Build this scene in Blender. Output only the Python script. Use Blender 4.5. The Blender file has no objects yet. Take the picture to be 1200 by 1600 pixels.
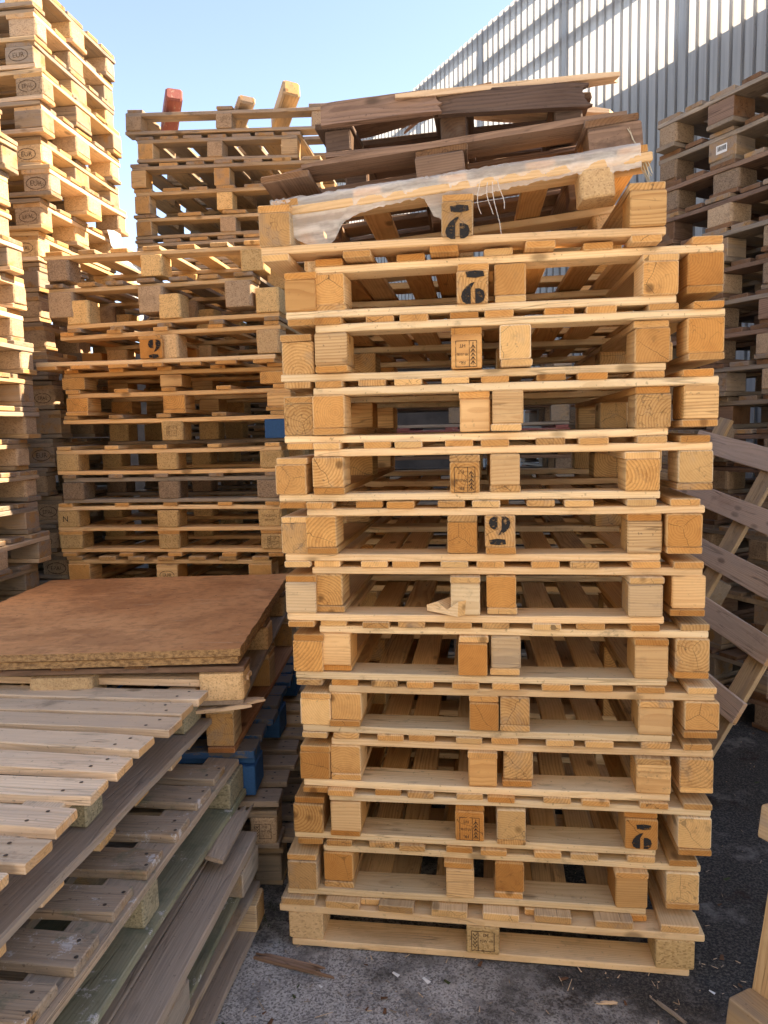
import bpy, math, random
from mathutils import Matrix, Vector, Quaternion

random.seed(7)
S = bpy.context.scene
COL = S.collection
R_ = math.radians

# ------------------------------------------------------------------ camera
EYE = 1.465
YAW, PITCH, ROLL = R_(7.70), R_(6.13), R_(-1.276)
fwd = Vector((-math.sin(YAW) * math.cos(PITCH), math.cos(YAW) * math.cos(PITCH), -math.sin(PITCH)))
rgt = Vector((math.cos(YAW), math.sin(YAW), 0))
upv = rgt.cross(fwd)
c_, s_ = math.cos(ROLL), math.sin(ROLL)
rgt, upv = c_ * rgt + s_ * upv, -s_ * rgt + c_ * upv
cam_data = bpy.data.cameras.new('camera')
cam = bpy.data.objects.new('camera', cam_data)
COL.objects.link(cam)
M = Matrix((rgt, upv, -fwd)).transposed().to_4x4()
M.translation = (0, 0, EYE)
cam.matrix_world = M
cam_data.sensor_fit = 'HORIZONTAL'
cam_data.sensor_width = 36.0
cam_data.lens = 36.0 * 1155 / 1200
cam_data.clip_start = 0.05
cam_data.clip_end = 3000
S.camera = cam

# ------------------------------------------------------------------ light
SUN_AZ = math.atan2(0.32, 1.0)
SUN_EL = R_(43)
sdir = Vector((math.cos(SUN_AZ) * math.cos(SUN_EL), math.sin(SUN_AZ) * math.cos(SUN_EL), math.sin(SUN_EL)))
world = bpy.data.worlds.new("World")
S.world = world
world.use_nodes = True
wn, wl = world.node_tree.nodes, world.node_tree.links
sky = wn.new('ShaderNodeTexSky')
sky.sky_type = 'NISHITA'
sky.sun_disc = False
sky.sun_elevation = SUN_EL
sky.sun_rotation = math.atan2(sdir.x, sdir.y)
sky.air_density = 1.0
sky.dust_density = 0.0
sky.ozone_density = 3.6
sky.altitude = 3000
bg = wn['Background']
bg.inputs['Strength'].default_value = 0.105
wl.new(sky.outputs[0], bg.inputs['Color'])
sun_d = bpy.data.lights.new('sun', 'SUN')
sun_d.energy = 3.5
sun_d.angle = R_(0.53)
sun_d.color = (1.0, 0.955, 0.88)
sun = bpy.data.objects.new('sun', sun_d)
sun.rotation_euler = sdir.to_track_quat('Z', 'Y').to_euler()
sun.location = sdir * 30
COL.objects.link(sun)
S.view_settings.view_transform = 'Standard'
S.view_settings.look = 'None'
S.view_settings.gamma = 1.0
S.view_settings.exposure = 2.5
S.view_settings.use_white_balance = True
S.view_settings.white_balance_temperature = 9300
S.view_settings.white_balance_tint = 15
S.cycles.max_bounces = 8
S.cycles.diffuse_bounces = 5
S.cycles.use_denoising = True


# ------------------------------------------------------------------ materials
class NT:
    def __init__(self, name):
        self.m = bpy.data.materials.new(name)
        self.m.use_nodes = True
        self.t = self.m.node_tree
        self.bsdf = self.t.nodes['Principled BSDF']
        self.bsdf.inputs['Specular IOR Level'].default_value = 0.25

    def n(self, kind, **kw):
        o = self.t.nodes.new('ShaderNode' + kind)
        for k, v in kw.items():
            setattr(o, k, v)
        return o

    def set(self, sock, v):
        if isinstance(v, bpy.types.NodeSocket):
            self.t.links.new(v, sock)
        else:
            sock.default_value = v

    def math(self, op, a, b=None, c=None, clamp=False):
        o = self.n('Math', operation=op, use_clamp=clamp)
        self.set(o.inputs[0], a)
        if b is not None:
            self.set(o.inputs[1], b)
        if c is not None:
            self.set(o.inputs[2], c)
        return o.outputs[0]

    def vmath(self, op, a, b):
        o = self.n('VectorMath', operation=op)
        self.set(o.inputs[0], a)
        self.set(o.inputs[1], b)
        return o.outputs[0]

    def noise(self, vec, scale=1.0, detail=3.0, rough=0.55):
        o = self.n('TexNoise')
        self.set(o.inputs['Vector'], vec)
        o.inputs['Scale'].default_value = scale
        o.inputs['Detail'].default_value = detail
        o.inputs['Roughness'].default_value = rough
        return o.outputs['Fac']

    def step(self, v, lo, hi, a=0.0, b=1.0):
        o = self.n('MapRange')
        o.clamp = True
        o.interpolation_type = 'SMOOTHSTEP'
        self.set(o.inputs[0], v)
        for i, q in enumerate((lo, hi, a, b)):
            self.set(o.inputs[1 + i], q)
        return o.outputs[0]

    def mix(self, fac, a, b, mode='MIX'):
        o = self.n('Mix', data_type='RGBA', blend_type=mode)
        self.set(o.inputs[0], fac)
        self.set(o.inputs[6], a if not isinstance(a, tuple) else (*a, 1))
        self.set(o.inputs[7], b if not isinstance(b, tuple) else (*b, 1))
        return o.outputs[2]

    def bump(self, h, strength=0.3, dist=0.002):
        o = self.n('Bump')
        o.inputs['Strength'].default_value = strength
        o.inputs['Distance'].default_value = dist
        self.t.links.new(h, o.inputs['Height'])
        self.t.links.new(o.outputs[0], self.bsdf.inputs['Normal'])


def wood(name, light, dark, alt, ring=0.0065, grey=0.0, greycol=(0.30, 0.27, 0.24), stain=0.35,
         stcol=(0.10, 0.075, 0.05), endc=(0.86, 0.70, 0.50), bump=0.35, knots=0.75, moss=0.0, contrast=0.75):
    t = NT(name)
    tc = t.n('TexCoord')
    oi = t.n('ObjectInfo')
    r = oi.outputs['Random']
    fr = lambda k: t.math('FRACT', t.math('MULTIPLY', r, k))
    off = t.n('CombineXYZ')
    t.set(off.inputs[0], t.math('MULTIPLY', r, 37.0))
    t.set(off.inputs[1], t.math('MULTIPLY', fr(17.31), 23.0))
    t.set(off.inputs[2], t.math('MULTIPLY', fr(57.77), 29.0))
    P = tc.outputs['Object']
    sep = t.n('SeparateXYZ')
    t.set(sep.inputs[0], P)
    Po = t.vmath('ADD', P, off.outputs[0])
    low = t.vmath('MULTIPLY', Po, (1.6, 7.0, 7.0))
    warp = t.math('MULTIPLY', t.math('SUBTRACT', t.noise(low, 1.0, 2.0), 0.5), 0.045)
    cy = t.math('MULTIPLY', t.math('SUBTRACT', fr(131.3), 0.5), 0.15)
    cz = t.math('MULTIPLY', t.math('SUBTRACT', fr(71.9), 0.5), 0.13)
    y = t.math('SUBTRACT', sep.outputs[1], cy)
    z = t.math('SUBTRACT', sep.outputs[2], cz)
    rad = t.math('ADD', t.math('SQRT', t.math('ADD', t.math('MULTIPLY', y, y), t.math('MULTIPLY', z, z))), warp)
    saw = t.math('FRACT', t.math('DIVIDE', rad, ring))
    rm = t.math('MULTIPLY', t.step(saw, 0.25, 0.9), t.step(saw, 1.0, 0.93))
    streak = t.noise(t.vmath('MULTIPLY', Po, (5.0, 140.0, 140.0)), 1.0, 4.0, 0.65)
    band = t.noise(t.vmath('MULTIPLY', Po, (1.2, 26.0, 26.0)), 1.0, 2.0)
    f = t.math('ADD', t.math('MULTIPLY', rm, 0.52), t.math('MULTIPLY', t.math('SUBTRACT', streak, 0.42), 0.9), clamp=True)
    f = t.math('MULTIPLY', t.math('ADD', f, t.math('MULTIPLY', t.step(band, 0.42, 0.75), 0.3)), contrast, clamp=True)
    c = t.mix(f, light, dark)
    # board to board variation
    c = t.mix(t.math('MULTIPLY', fr(211.7), 0.75), c, t.mix(0.85, c, alt, 'MULTIPLY'))
    val = t.math('ADD', 0.80, t.math('MULTIPLY', fr(313.1), 0.36))
    vv = t.n('CombineXYZ')
    for i in range(3):
        t.set(vv.inputs[i], val)
    c = t.mix(1.0, c, vv.outputs[0], 'MULTIPLY')
    # knots
    vo = t.n('TexVoronoi')
    vo.inputs['Scale'].default_value = 1.0
    t.set(vo.inputs['Vector'], t.vmath('MULTIPLY', Po, (5.0, 11.0, 11.0)))
    kn = t.step(vo.outputs['Distance'], 0.17, 0.07)
    c = t.mix(t.math('MULTIPLY', kn, knots), c, tuple(q * 0.42 for q in dark))
    # end grain
    ns = t.n('SeparateXYZ')
    t.set(ns.inputs[0], tc.outputs['Normal'])
    end = t.step(t.math('ABSOLUTE', ns.outputs[0]), 0.7, 0.95)
    c = t.mix(end, c, t.mix(1.0, c, endc, 'MULTIPLY'))
    ang = t.math('ADD', t.math('ARCTAN2', z, y), t.math('MULTIPLY', t.math('SUBTRACT', t.noise(Po, 30.0, 2.0), 0.5), 0.5))
    rc = t.math('ABSOLUTE', t.math('SINE', t.math('ADD', t.math('MULTIPLY', ang, 1.5), t.math('MULTIPLY', fr(43.7), 6.28))))
    rcm = t.math('MULTIPLY', t.math('MULTIPLY', t.step(t.math('MULTIPLY', rc, rad), 0.0016, 0.0004), end), t.step(fr(97.3), 0.45, 0.55))
    c = t.mix(t.math('MULTIPLY', rcm, 0.8), c, tuple(q * 0.25 for q in dark))
    # handling smudges and drying cracks
    sm = t.noise(t.vmath('MULTIPLY', Po, (3.5, 9.0, 9.0)), 1.0, 5.0, 0.65)
    c = t.mix(t.math('MULTIPLY', t.step(sm, 0.50, 0.72), 0.38), c, t.mix(1.0, c, (0.50, 0.44, 0.40), 'MULTIPLY'))
    cr = t.math('ABSOLUTE', t.math('SUBTRACT', t.noise(t.vmath('MULTIPLY', Po, (1.3, 34.0, 34.0)), 1.0, 1.0), 0.5))
    crm = t.math('MULTIPLY', t.step(cr, 0.012 + 0.012 * grey, 0.0), t.step(t.noise(Po, 3.5, 2.0), 0.50 - 0.12 * grey, 0.60 - 0.12 * grey))
    c = t.mix(t.math('MULTIPLY', crm, 0.45 + 0.4 * grey), c, tuple(q * 0.22 for q in dark))
    # weathering and dirt (patches that belong to each piece)
    if grey > 0:
        w = t.step(t.noise(t.vmath('MULTIPLY', Po, (3.0, 16.0, 16.0)), 1.0, 4.0), 0.66 - 0.5 * grey, 0.86 - 0.5 * grey)
        c = t.mix(t.math('MULTIPLY', w, 0.25 + 0.65 * grey), c, t.mix(streak, tuple(q * 0.42 for q in greycol), tuple(q * 1.45 for q in greycol)))
    if stain > 0:
        st = t.noise(t.vmath('MULTIPLY', Po, (7.0, 11.0, 11.0)), 1.0, 6.0, 0.72)
        c = t.mix(t.math('MULTIPLY', t.step(st, 0.56, 0.74), stain), c, stcol)
        sp = t.noise(Po, 90.0, 2.0, 0.5)
        c = t.mix(t.math('MULTIPLY', t.step(sp, 0.66, 0.74), stain * 0.8), c, stcol)
    if moss > 0:
        ms = t.noise(Po, 9.0, 6.0, 0.7)
        c = t.mix(t.math('MULTIPLY', t.step(ms, 0.62 - moss * 0.3, 0.78 - moss * 0.3), 0.8), c, (0.125, 0.14, 0.095))
        wt = t.noise(t.vmath('MULTIPLY', Po, (13.0, 13.0, 13.0)), 1.0, 9.0, 0.8)
        c = t.mix(t.math('MULTIPLY', t.step(wt, 0.575, 0.63), 0.8), c, (0.50, 0.48, 0.47))
    t.set(t.bsdf.inputs['Base Color'], c)
    t.bsdf.inputs['Roughness'].default_value = 0.82
    h = t.math('ADD', t.math('ADD', t.math('MULTIPLY', streak, 1.0 + grey), t.math('MULTIPLY', rm, -0.35)), t.math('MULTIPLY', crm, -1.6))
    t.bump(h, bump, 0.0022)
    return t.m


def chip(name, a, b, d, stain=0.3):
    t = NT(name)
    tc = t.n('TexCoord')
    oi = t.n('ObjectInfo')
    off = t.n('CombineXYZ')
    for i, k in enumerate((31.0, 17.0, 23.0)):
        t.set(off.inputs[i], t.math('MULTIPLY', oi.outputs['Random'], k))
    Po = t.vmath('ADD', tc.outputs['Object'], off.outputs[0])
    vo = t.n('TexVoronoi')
    vo.inputs['Scale'].default_value = 260
    t.set(vo.inputs['Vector'], t.vmath('MULTIPLY', Po, (1.0, 0.6, 1.0)))
    sep = t.n('SeparateColor')
    t.set(sep.inputs[0], vo.outputs['Color'])
    c = t.mix(sep.outputs[0], a, b)
    c = t.mix(t.math('MULTIPLY', t.step(sep.outputs[1], 0.80, 0.9), 0.6), c, d)
    n = t.noise(Po, 14, 5, 0.7)
    c = t.mix(t.math('MULTIPLY', t.step(n, 0.5, 0.75), stain), c, tuple(q * 0.35 for q in a))
    val = t.math('ADD', 0.78, t.math('MULTIPLY', t.math('FRACT', t.math('MULTIPLY', oi.outputs['Random'], 91.7)), 0.4))
    vv = t.n('CombineXYZ')
    for i in range(3):
        t.set(vv.inputs[i], val)
    c = t.mix(1.0, c, vv.outputs[0], 'MULTIPLY')
    t.set(t.bsdf.inputs['Base Color'], c)
    t.bsdf.inputs['Roughness'].default_value = 0.85
    t.bump(t.math('ADD', sep.outputs[2], n), 0.5, 0.003)
    return t.m


def plain(name, col, rough=0.7, metal=0.0, var=0.3, scale=20):
    t = NT(name)
    tc = t.n('TexCoord')
    n = t.noise(tc.outputs['Object'], scale, 5, 0.6)
    c = t.mix(t.step(n, 0.35, 0.7), col, tuple(q * (1 - var) for q in col))
    t.set(t.bsdf.inputs['Base Color'], c)
    t.bsdf.inputs['Roughness'].default_value = rough
    t.bsdf.inputs['Metallic'].default_value = metal
    return t.m


def painted(name, paint, under, wear):
    t = NT(name)
    tc = t.n('TexCoord')
    oi = t.n('ObjectInfo')
    off = t.n('CombineXYZ')
    for i, k in enumerate((31.0, 17.0, 23.0)):
        t.set(off.inputs[i], t.math('MULTIPLY', oi.outputs['Random'], k))
    Po = t.vmath('ADD', tc.outputs['Object'], off.outputs[0])
    n = t.noise(t.vmath('MULTIPLY', Po, (14, 30, 30)), 1.0, 7, 0.72)
    ns = t.n('SeparateXYZ')
    t.set(ns.inputs[0], tc.outputs['Normal'])
    topn = t.math('MULTIPLY', t.step(ns.outputs[2], 0.5, 0.9), 0.12)
    m = t.step(t.math('ADD', n, topn), 0.78 - wear * 0.35, 0.86 - wear * 0.35)
    g = t.noise(t.vmath('MULTIPLY', Po, (6, 120, 120)), 1.0, 3)
    c = t.mix(m, t.mix(g, tuple(q * 0.75 for q in paint), tuple(q * 1.25 for q in paint)), under)
    t.set(t.bsdf.inputs['Base Color'], c)
    t.bsdf.inputs['Roughness'].default_value = 0.65
    t.bump(g, 0.3, 0.002)
    return t.m


FRESH = wood('pine_fresh', (0.73, 0.485, 0.255), (0.50, 0.265, 0.115), (1.0, 0.88, 0.74), stain=0.28)
PALE = wood('pine_pale', (0.78, 0.56, 0.335), (0.58, 0.36, 0.18), (1.0, 0.90, 0.80), stain=0.3, endc=(0.95, 0.82, 0.62))
AMBER = wood('pine_amber', (0.62, 0.365, 0.155), (0.42, 0.195, 0.07), (1.0, 0.85, 0.70), stain=0.2, ring=0.006)
BLK = wood('pine_block', (0.69, 0.445, 0.215), (0.38, 0.19, 0.075), (1.0, 0.84, 0.66), stain=0.45, ring=0.0085, endc=(1.0, 0.86, 0.66), contrast=1.0)
TAN = wood('pine_tan', (0.60, 0.43, 0.26), (0.40, 0.255, 0.135), (0.92, 0.86, 0.80), stain=0.5, grey=0.35, greycol=(0.26, 0.21, 0.17))
OLD = wood('pine_old', (0.47, 0.335, 0.21), (0.28, 0.18, 0.10), (0.9, 0.88, 0.88), stain=0.55, grey=0.6, greycol=(0.27, 0.235, 0.21))
GREY = wood('pine_grey', (0.40, 0.325, 0.25), (0.22, 0.165, 0.12), (0.9, 0.9, 0.92), stain=0.55, grey=0.75, greycol=(0.255, 0.21, 0.17))
BROWN = wood('pine_brown', (0.285, 0.18, 0.125), (0.12, 0.07, 0.048), (0.85, 0.85, 0.95), stain=0.5, grey=0.3, greycol=(0.20, 0.145, 0.11), stcol=(0.03, 0.02, 0.018))
DARK = wood('pine_dark', (0.14, 0.092, 0.072), (0.06, 0.038, 0.032), (0.9, 0.88, 0.88), stain=0.4, grey=0.3, greycol=(0.14, 0.108, 0.09), stcol=(0.02, 0.015, 0.015))
MOSSY = wood('pine_mossy', (0.47, 0.32, 0.21), (0.17, 0.11, 0.066), (0.8, 0.8, 0.75), stain=0.75, grey=0.7, greycol=(0.33, 0.265, 0.205), moss=0.26)
GREEN = wood('pine_algae', (0.27, 0.25, 0.17), (0.165, 0.15, 0.095), (0.9, 0.95, 0.85), stain=0.3, grey=0.5, greycol=(0.22, 0.215, 0.16), moss=0.5)
SILVER = wood('pine_silver', (0.42, 0.32, 0.24), (0.19, 0.135, 0.095), (0.9, 0.9, 0.95), stain=0.5, grey=0.85, greycol=(0.31, 0.245, 0.195))
FAWN = wood('pine_fawn', (0.76, 0.565, 0.39), (0.52, 0.345, 0.21), (0.95, 0.9, 0.88), stain=0.5, grey=0.35, greycol=(0.52, 0.395, 0.29))
RUSSET = wood('pine_russet', (0.42, 0.21, 0.11), (0.25, 0.115, 0.055), (0.95, 0.88, 0.85), stain=0.4)
CHIP = chip('pressed_chip', (0.53, 0.335, 0.15), (0.66, 0.44, 0.215), (0.27, 0.15, 0.06))
CHIP_PALE = chip('pressed_chip_pale', (0.57, 0.365, 0.19), (0.69, 0.47, 0.26), (0.36, 0.205, 0.10), 0.25)
CHIP_DARK = chip('pressed_chip_dark', (0.22, 0.15, 0.10), (0.32, 0.23, 0.16), (0.09, 0.06, 0.042), 0.5)
CHIP_GREY = chip('pressed_chip_grey', (0.37, 0.255, 0.165), (0.48, 0.345, 0.23), (0.21, 0.135, 0.085), 0.5)
CHIP_MOSS = chip('pressed_chip_moss', (0.25, 0.215, 0.14), (0.36, 0.31, 0.205), (0.09, 0.095, 0.06), 0.6)
BLUE = painted('worn_blue_paint', (0.014, 0.08, 0.21), (0.24, 0.20, 0.17), 0.25)
BLUE_TOP = painted('rubbed_blue_paint', (0.022, 0.08, 0.19), (0.13, 0.115, 0.105), 0.85)
RED = painted('worn_red_paint', (0.26, 0.085, 0.072), (0.33, 0.21, 0.165), 0.62)


def ink(name, col, lo, hi, scale):
    t = NT(name)
    tc = t.n('TexCoord')
    oi = t.n('ObjectInfo')
    off = t.n('CombineXYZ')
    t.set(off.inputs[0], t.math('MULTIPLY', oi.outputs['Random'], 9.0))
    n = t.noise(t.vmath('ADD', tc.outputs['Object'], off.outputs[0]), scale, 5, 0.7)
    t.bsdf.inputs['Base Color'].default_value = (*col, 1)
    t.bsdf.inputs['Roughness'].default_value = 0.85
    mx = t.n('MixShader')
    t.set(mx.inputs[0], t.step(n, hi, lo))
    tr = t.n('BsdfTransparent')
    t.t.links.new(tr.outputs[0], mx.inputs[1])
    t.t.links.new(t.bsdf.outputs[0], mx.inputs[2])
    t.t.links.new(mx.outputs[0], t.t.nodes['Material Output'].inputs[0])
    return t.m


INK = ink('stencil_ink', (0.022, 0.02, 0.02), 0.50, 0.68, 70)
BRAND = ink('burned_mark', (0.085, 0.05, 0.03), 0.46, 0.66, 55)
NAIL = plain('nail_steel', (0.10, 0.085, 0.075), 0.5, 0.6, 0.4, 50)
STICK = plain('white_label_paper', (0.78, 0.78, 0.76), 0.6, 0, 0.08)
TWINE = plain('frayed_twine', (0.55, 0.48, 0.36), 0.8)


# ------------------------------------------------------------------ helpers
def link(name, me, parent=None):
    o = bpy.data.objects.new(name, me)
    COL.objects.link(o)
    if parent:
        o.parent = parent
    return o


def tag(o, label=None, cat=None, group=None, kind=None):
    for k, v in (('label', label), ('category', cat), ('group', group), ('kind', kind)):
        if v:
            o[k] = v
    return o


def mesh(name, verts, faces, mats, midx=None, smooth=False):
    me = bpy.data.meshes.new(name)
    me.from_pydata([tuple(v) for v in verts], [], faces)
    for m in mats:
        me.materials.append(m)
    if midx:
        me.polygons.foreach_set('material_index', midx)
    if smooth:
        me.polygons.foreach_set('use_smooth', [True] * len(me.polygons))
    me.update()
    return me


CACHE = {}


def board_mesh(L, W, T, mat, var=0, rough=1.0, nails=(), bev=0.0025):
    """A sawn board, grain along local X: worn arrises, a slight bow, uneven ends; nail heads on its top face."""
    key = (round(L, 3), round(W, 3), round(T, 3), mat.name, var, rough, tuple(nails), bev)
    if key in CACHE:
        return CACHE[key]
    rnd = random.Random(hash((round(L * 1000), round(W * 1000), round(T * 1000), var, round(rough * 10))) & 0xffffff)
    n = max(2, int(L / 0.12))
    b = min(bev, T * 0.25)
    prof = [(-W / 2 + b, -T / 2), (W / 2 - b, -T / 2), (W / 2, -T / 2 + b), (W / 2, T / 2 - b), (W / 2 - b, T / 2), (-W / 2 + b, T / 2), (-W / 2, T / 2 - b), (-W / 2, -T / 2 + b)]
    xs = [-L / 2, -L / 2 + b] + [-L / 2 + L * i / n for i in range(1, n)] + [L / 2 - b, L / 2]
    bow = rnd.uniform(-1, 1) * min(0.006, 0.004 * L) * rough
    side = rnd.uniform(-1, 1) * 0.002 * L * rough
    skew = [rnd.uniform(-1, 1) * 0.03 * rough, rnd.uniform(-1, 1) * 0.03 * rough]
    V, F = [], []
    for i, x in enumerate(xs):
        u = 2 * x / L
        sh = 1.0 if 0 < i < len(xs) - 1 else 1 - 1.6 * b / max(W, T)
        j = 0.0006 * rough
        dw = rnd.uniform(-1, 1) * 0.0012 * rough
        for (py, pz) in prof:
            sk = skew[0] if x < 0 else skew[1]
            V.append((x + (py * sk if abs(u) > 0.9 else 0), py * sh + math.copysign(dw, py) + side * (1 - u * u) + rnd.uniform(-j, j), pz * (sh if sh == 1 else 1 - 1.6 * b / T) + bow * (1 - u * u) * (0.35 if T > 0.04 else 1) + rnd.uniform(-j, j)))
    for i in range(len(xs) - 1):
        for k in range(8):
            a, c = i * 8 + k, i * 8 + (k + 1) % 8
            F.append((a, a + 8, c + 8, c))
    F.append(tuple(range(8)))
    F.append(tuple(reversed(range((len(xs) - 1) * 8, len(xs) * 8))))
    mi = [0] * len(F)
    for (nx, ny) in nails:
        u = 2 * nx / L
        c0 = len(V)
        zz = T / 2 + bow * (1 - u * u) + 0.0012
        for q in range(7):
            V.append((nx + 0.0045 * math.cos(q * 0.898), ny + 0.0045 * math.sin(q * 0.898), zz))
        F.append(tuple(range(c0, c0 + 7)))
        mi.append(1)
    me = mesh('board', V, F, [mat, NAIL], mi)
    CACHE[key] = me
    return me


def broken_board_mesh(L, W, T, mat, seed=0, jag=0.09, both=False):
    """A board whose +X end (or both) is split into long splinters."""
    rnd = random.Random(seed)
    cols = 11
    nx = 8
    ends = [[0.0] * (cols + 1), [0.0] * (cols + 1)]
    for e in (0, 1):
        if e == 1 or both:
            v = 0.0
            for k in range(cols + 1):
                v = max(0.0, min(1.0, v + rnd.uniform(-0.5, 0.55)))
                ends[e][k] = v * jag + rnd.uniform(0, jag * 0.25)
    V, F = [], []
    def idx(i, k, s):
        return (i * (cols + 1) + k) * 2 + s
    for i in range(nx + 1):
        for k in range(cols + 1):
            x0 = -L / 2 + ends[0][k]
            x1 = L / 2 - ends[1][k]
            x = x0 + (x1 - x0) * i / nx
            y = -W / 2 + W * k / cols
            thin = 1.0 if i not in (0, nx) else 0.65
            for s in (-1, 1):
                V.append((x, y, s * T / 2 * thin + rnd.uniform(-1, 1) * 0.0007 + 0.004 * math.sin(3.1 * x / L)))
    for i in range(nx):
        for k in range(cols):
            F.append((idx(i, k, 1), idx(i + 1, k, 1), idx(i + 1, k + 1, 1), idx(i, k + 1, 1)))
            F.append((idx(i, k, 0), idx(i, k + 1, 0), idx(i + 1, k + 1, 0), idx(i + 1, k, 0)))
        F.append((idx(i, 0, 0), idx(i + 1, 0, 0), idx(i + 1, 0, 1), idx(i, 0, 1)))
        F.append((idx(i, cols, 0), idx(i, cols, 1), idx(i + 1, cols, 1), idx(i + 1, cols, 0)))
    for k in range(cols):
        F.append((idx(0, k, 0), idx(0, k, 1), idx(0, k + 1, 1), idx(0, k + 1, 0)))
        F.append((idx(nx, k, 0), idx(nx, k + 1, 0), idx(nx, k + 1, 1), idx(nx, k, 1)))
    return mesh('split_board', V, F, [mat])


def rounded_block_mesh(L, W, T, mat, var=0):
    """A pressed-chip block with rounded upright corners and a crumbly skin."""
    key = ('rb', round(L, 3), round(W, 3), round(T, 3), mat.name, var)
    if key in CACHE:
        return CACHE[key]
    rnd = random.Random(var * 31 + 5)
    r = 0.014
    prof = []
    for (cx, cy, a0) in ((1, 1, 0), (-1, 1, 90), (-1, -1, 180), (1, -1, 270)):
        for k in range(4):
            a = R_(a0 + k * 30)
            prof.append((cx * (L / 2 - r) + r * math.cos(a), cy * (W / 2 - r) + r * math.sin(a)))
    zs = [(-T / 2, 0.97), (-T / 2 + 0.004, 1), (-T / 6, 1), (T / 6, 1), (T / 2 - 0.004, 1), (T / 2, 0.97)]
    V, F = [], []
    n = len(prof)
    for (z, s) in zs:
        for (x, y) in prof:
            V.append((x * s + rnd.uniform(-1, 1) * 0.0012, y * s + rnd.uniform(-1, 1) * 0.0012, z + rnd.uniform(-1, 1) * 0.0006))
    for i in range(len(zs) - 1):
        for k in range(n):
            F.append((i * n + k, i * n + (k + 1) % n, (i + 1) * n + (k + 1) % n, (i + 1) * n + k))
    F.append(tuple(reversed(range(n))))
    F.append(tuple(range((len(zs) - 1) * n, len(zs) * n)))
    me = mesh('chip_block', V, F, [mat])
    CACHE[key] = me
    return me


# ---------------------------------------------------------------- marks on blocks
def text_geo(txt, size):
    cu = bpy.data.curves.new('txt', 'FONT')
    cu.body = txt
    cu.size = size
    cu.align_x = 'CENTER'
    cu.align_y = 'CENTER'
    cu.resolution_u = 2
    o = bpy.data.objects.new('txt', cu)
    COL.objects.link(o)
    bpy.context.view_layer.update()
    me = bpy.data.meshes.new_from_object(o.evaluated_get(bpy.context.evaluated_depsgraph_get()))
    V = [tuple(v.co) for v in me.vertices]
    F = [tuple(p.vertices) for p in me.polygons]
    bpy.data.objects.remove(o)
    bpy.data.curves.remove(cu)
    bpy.data.meshes.remove(me)
    return V, F


class Geo:
    def __init__(self):
        self.V, self.F = [], []

    def add(self, VF, dx=0, dy=0, rot=0, sx=1, sy=1):
        V, F = VF
        o = len(self.V)
        c, s = math.cos(rot), math.sin(rot)
        for v in V:
            x, y = v[0] * sx, v[1] * sy
            self.V.append((c * x - s * y + dx, s * x + c * y + dy, 0))
        self.F += [tuple(i + o for i in f) for f in F]
        return self

    def line(self, x0, y0, x1, y1, w):
        d = math.hypot(x1 - x0, y1 - y0)
        nx, ny = -(y1 - y0) / d * w / 2, (x1 - x0) / d * w / 2
        return self.add(([(x0 + nx, y0 + ny), (x0 - nx, y0 - ny), (x1 - nx, y1 - ny), (x1 + nx, y1 + ny)], [(0, 1, 2, 3)]))

    def rect(self, w, h, t):
        return self.line(-w / 2, -h / 2, w / 2, -h / 2, t).line(-w / 2, h / 2, w / 2, h / 2, t).line(-w / 2, -h / 2, -w / 2, h / 2, t).line(w / 2, -h / 2, w / 2, h / 2, t)

    def oval(self, a, b, t):
        n = 28
        V = []
        for k in range(n):
            q = 2 * math.pi * k / n
            V += [(a * math.cos(q), b * math.sin(q)), ((a - t) * math.cos(q), (b - t) * math.sin(q))]
        return self.add((V, [(2 * k, (2 * k + 2) % (2 * n), (2 * k + 3) % (2 * n), 2 * k + 1) for k in range(n)]))

    def poly(self, pts):
        return self.add((pts, [tuple(range(len(pts)))]))

    def mesh(self, name, mat):
        return mesh(name, self.V, self.F, [mat])


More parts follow.
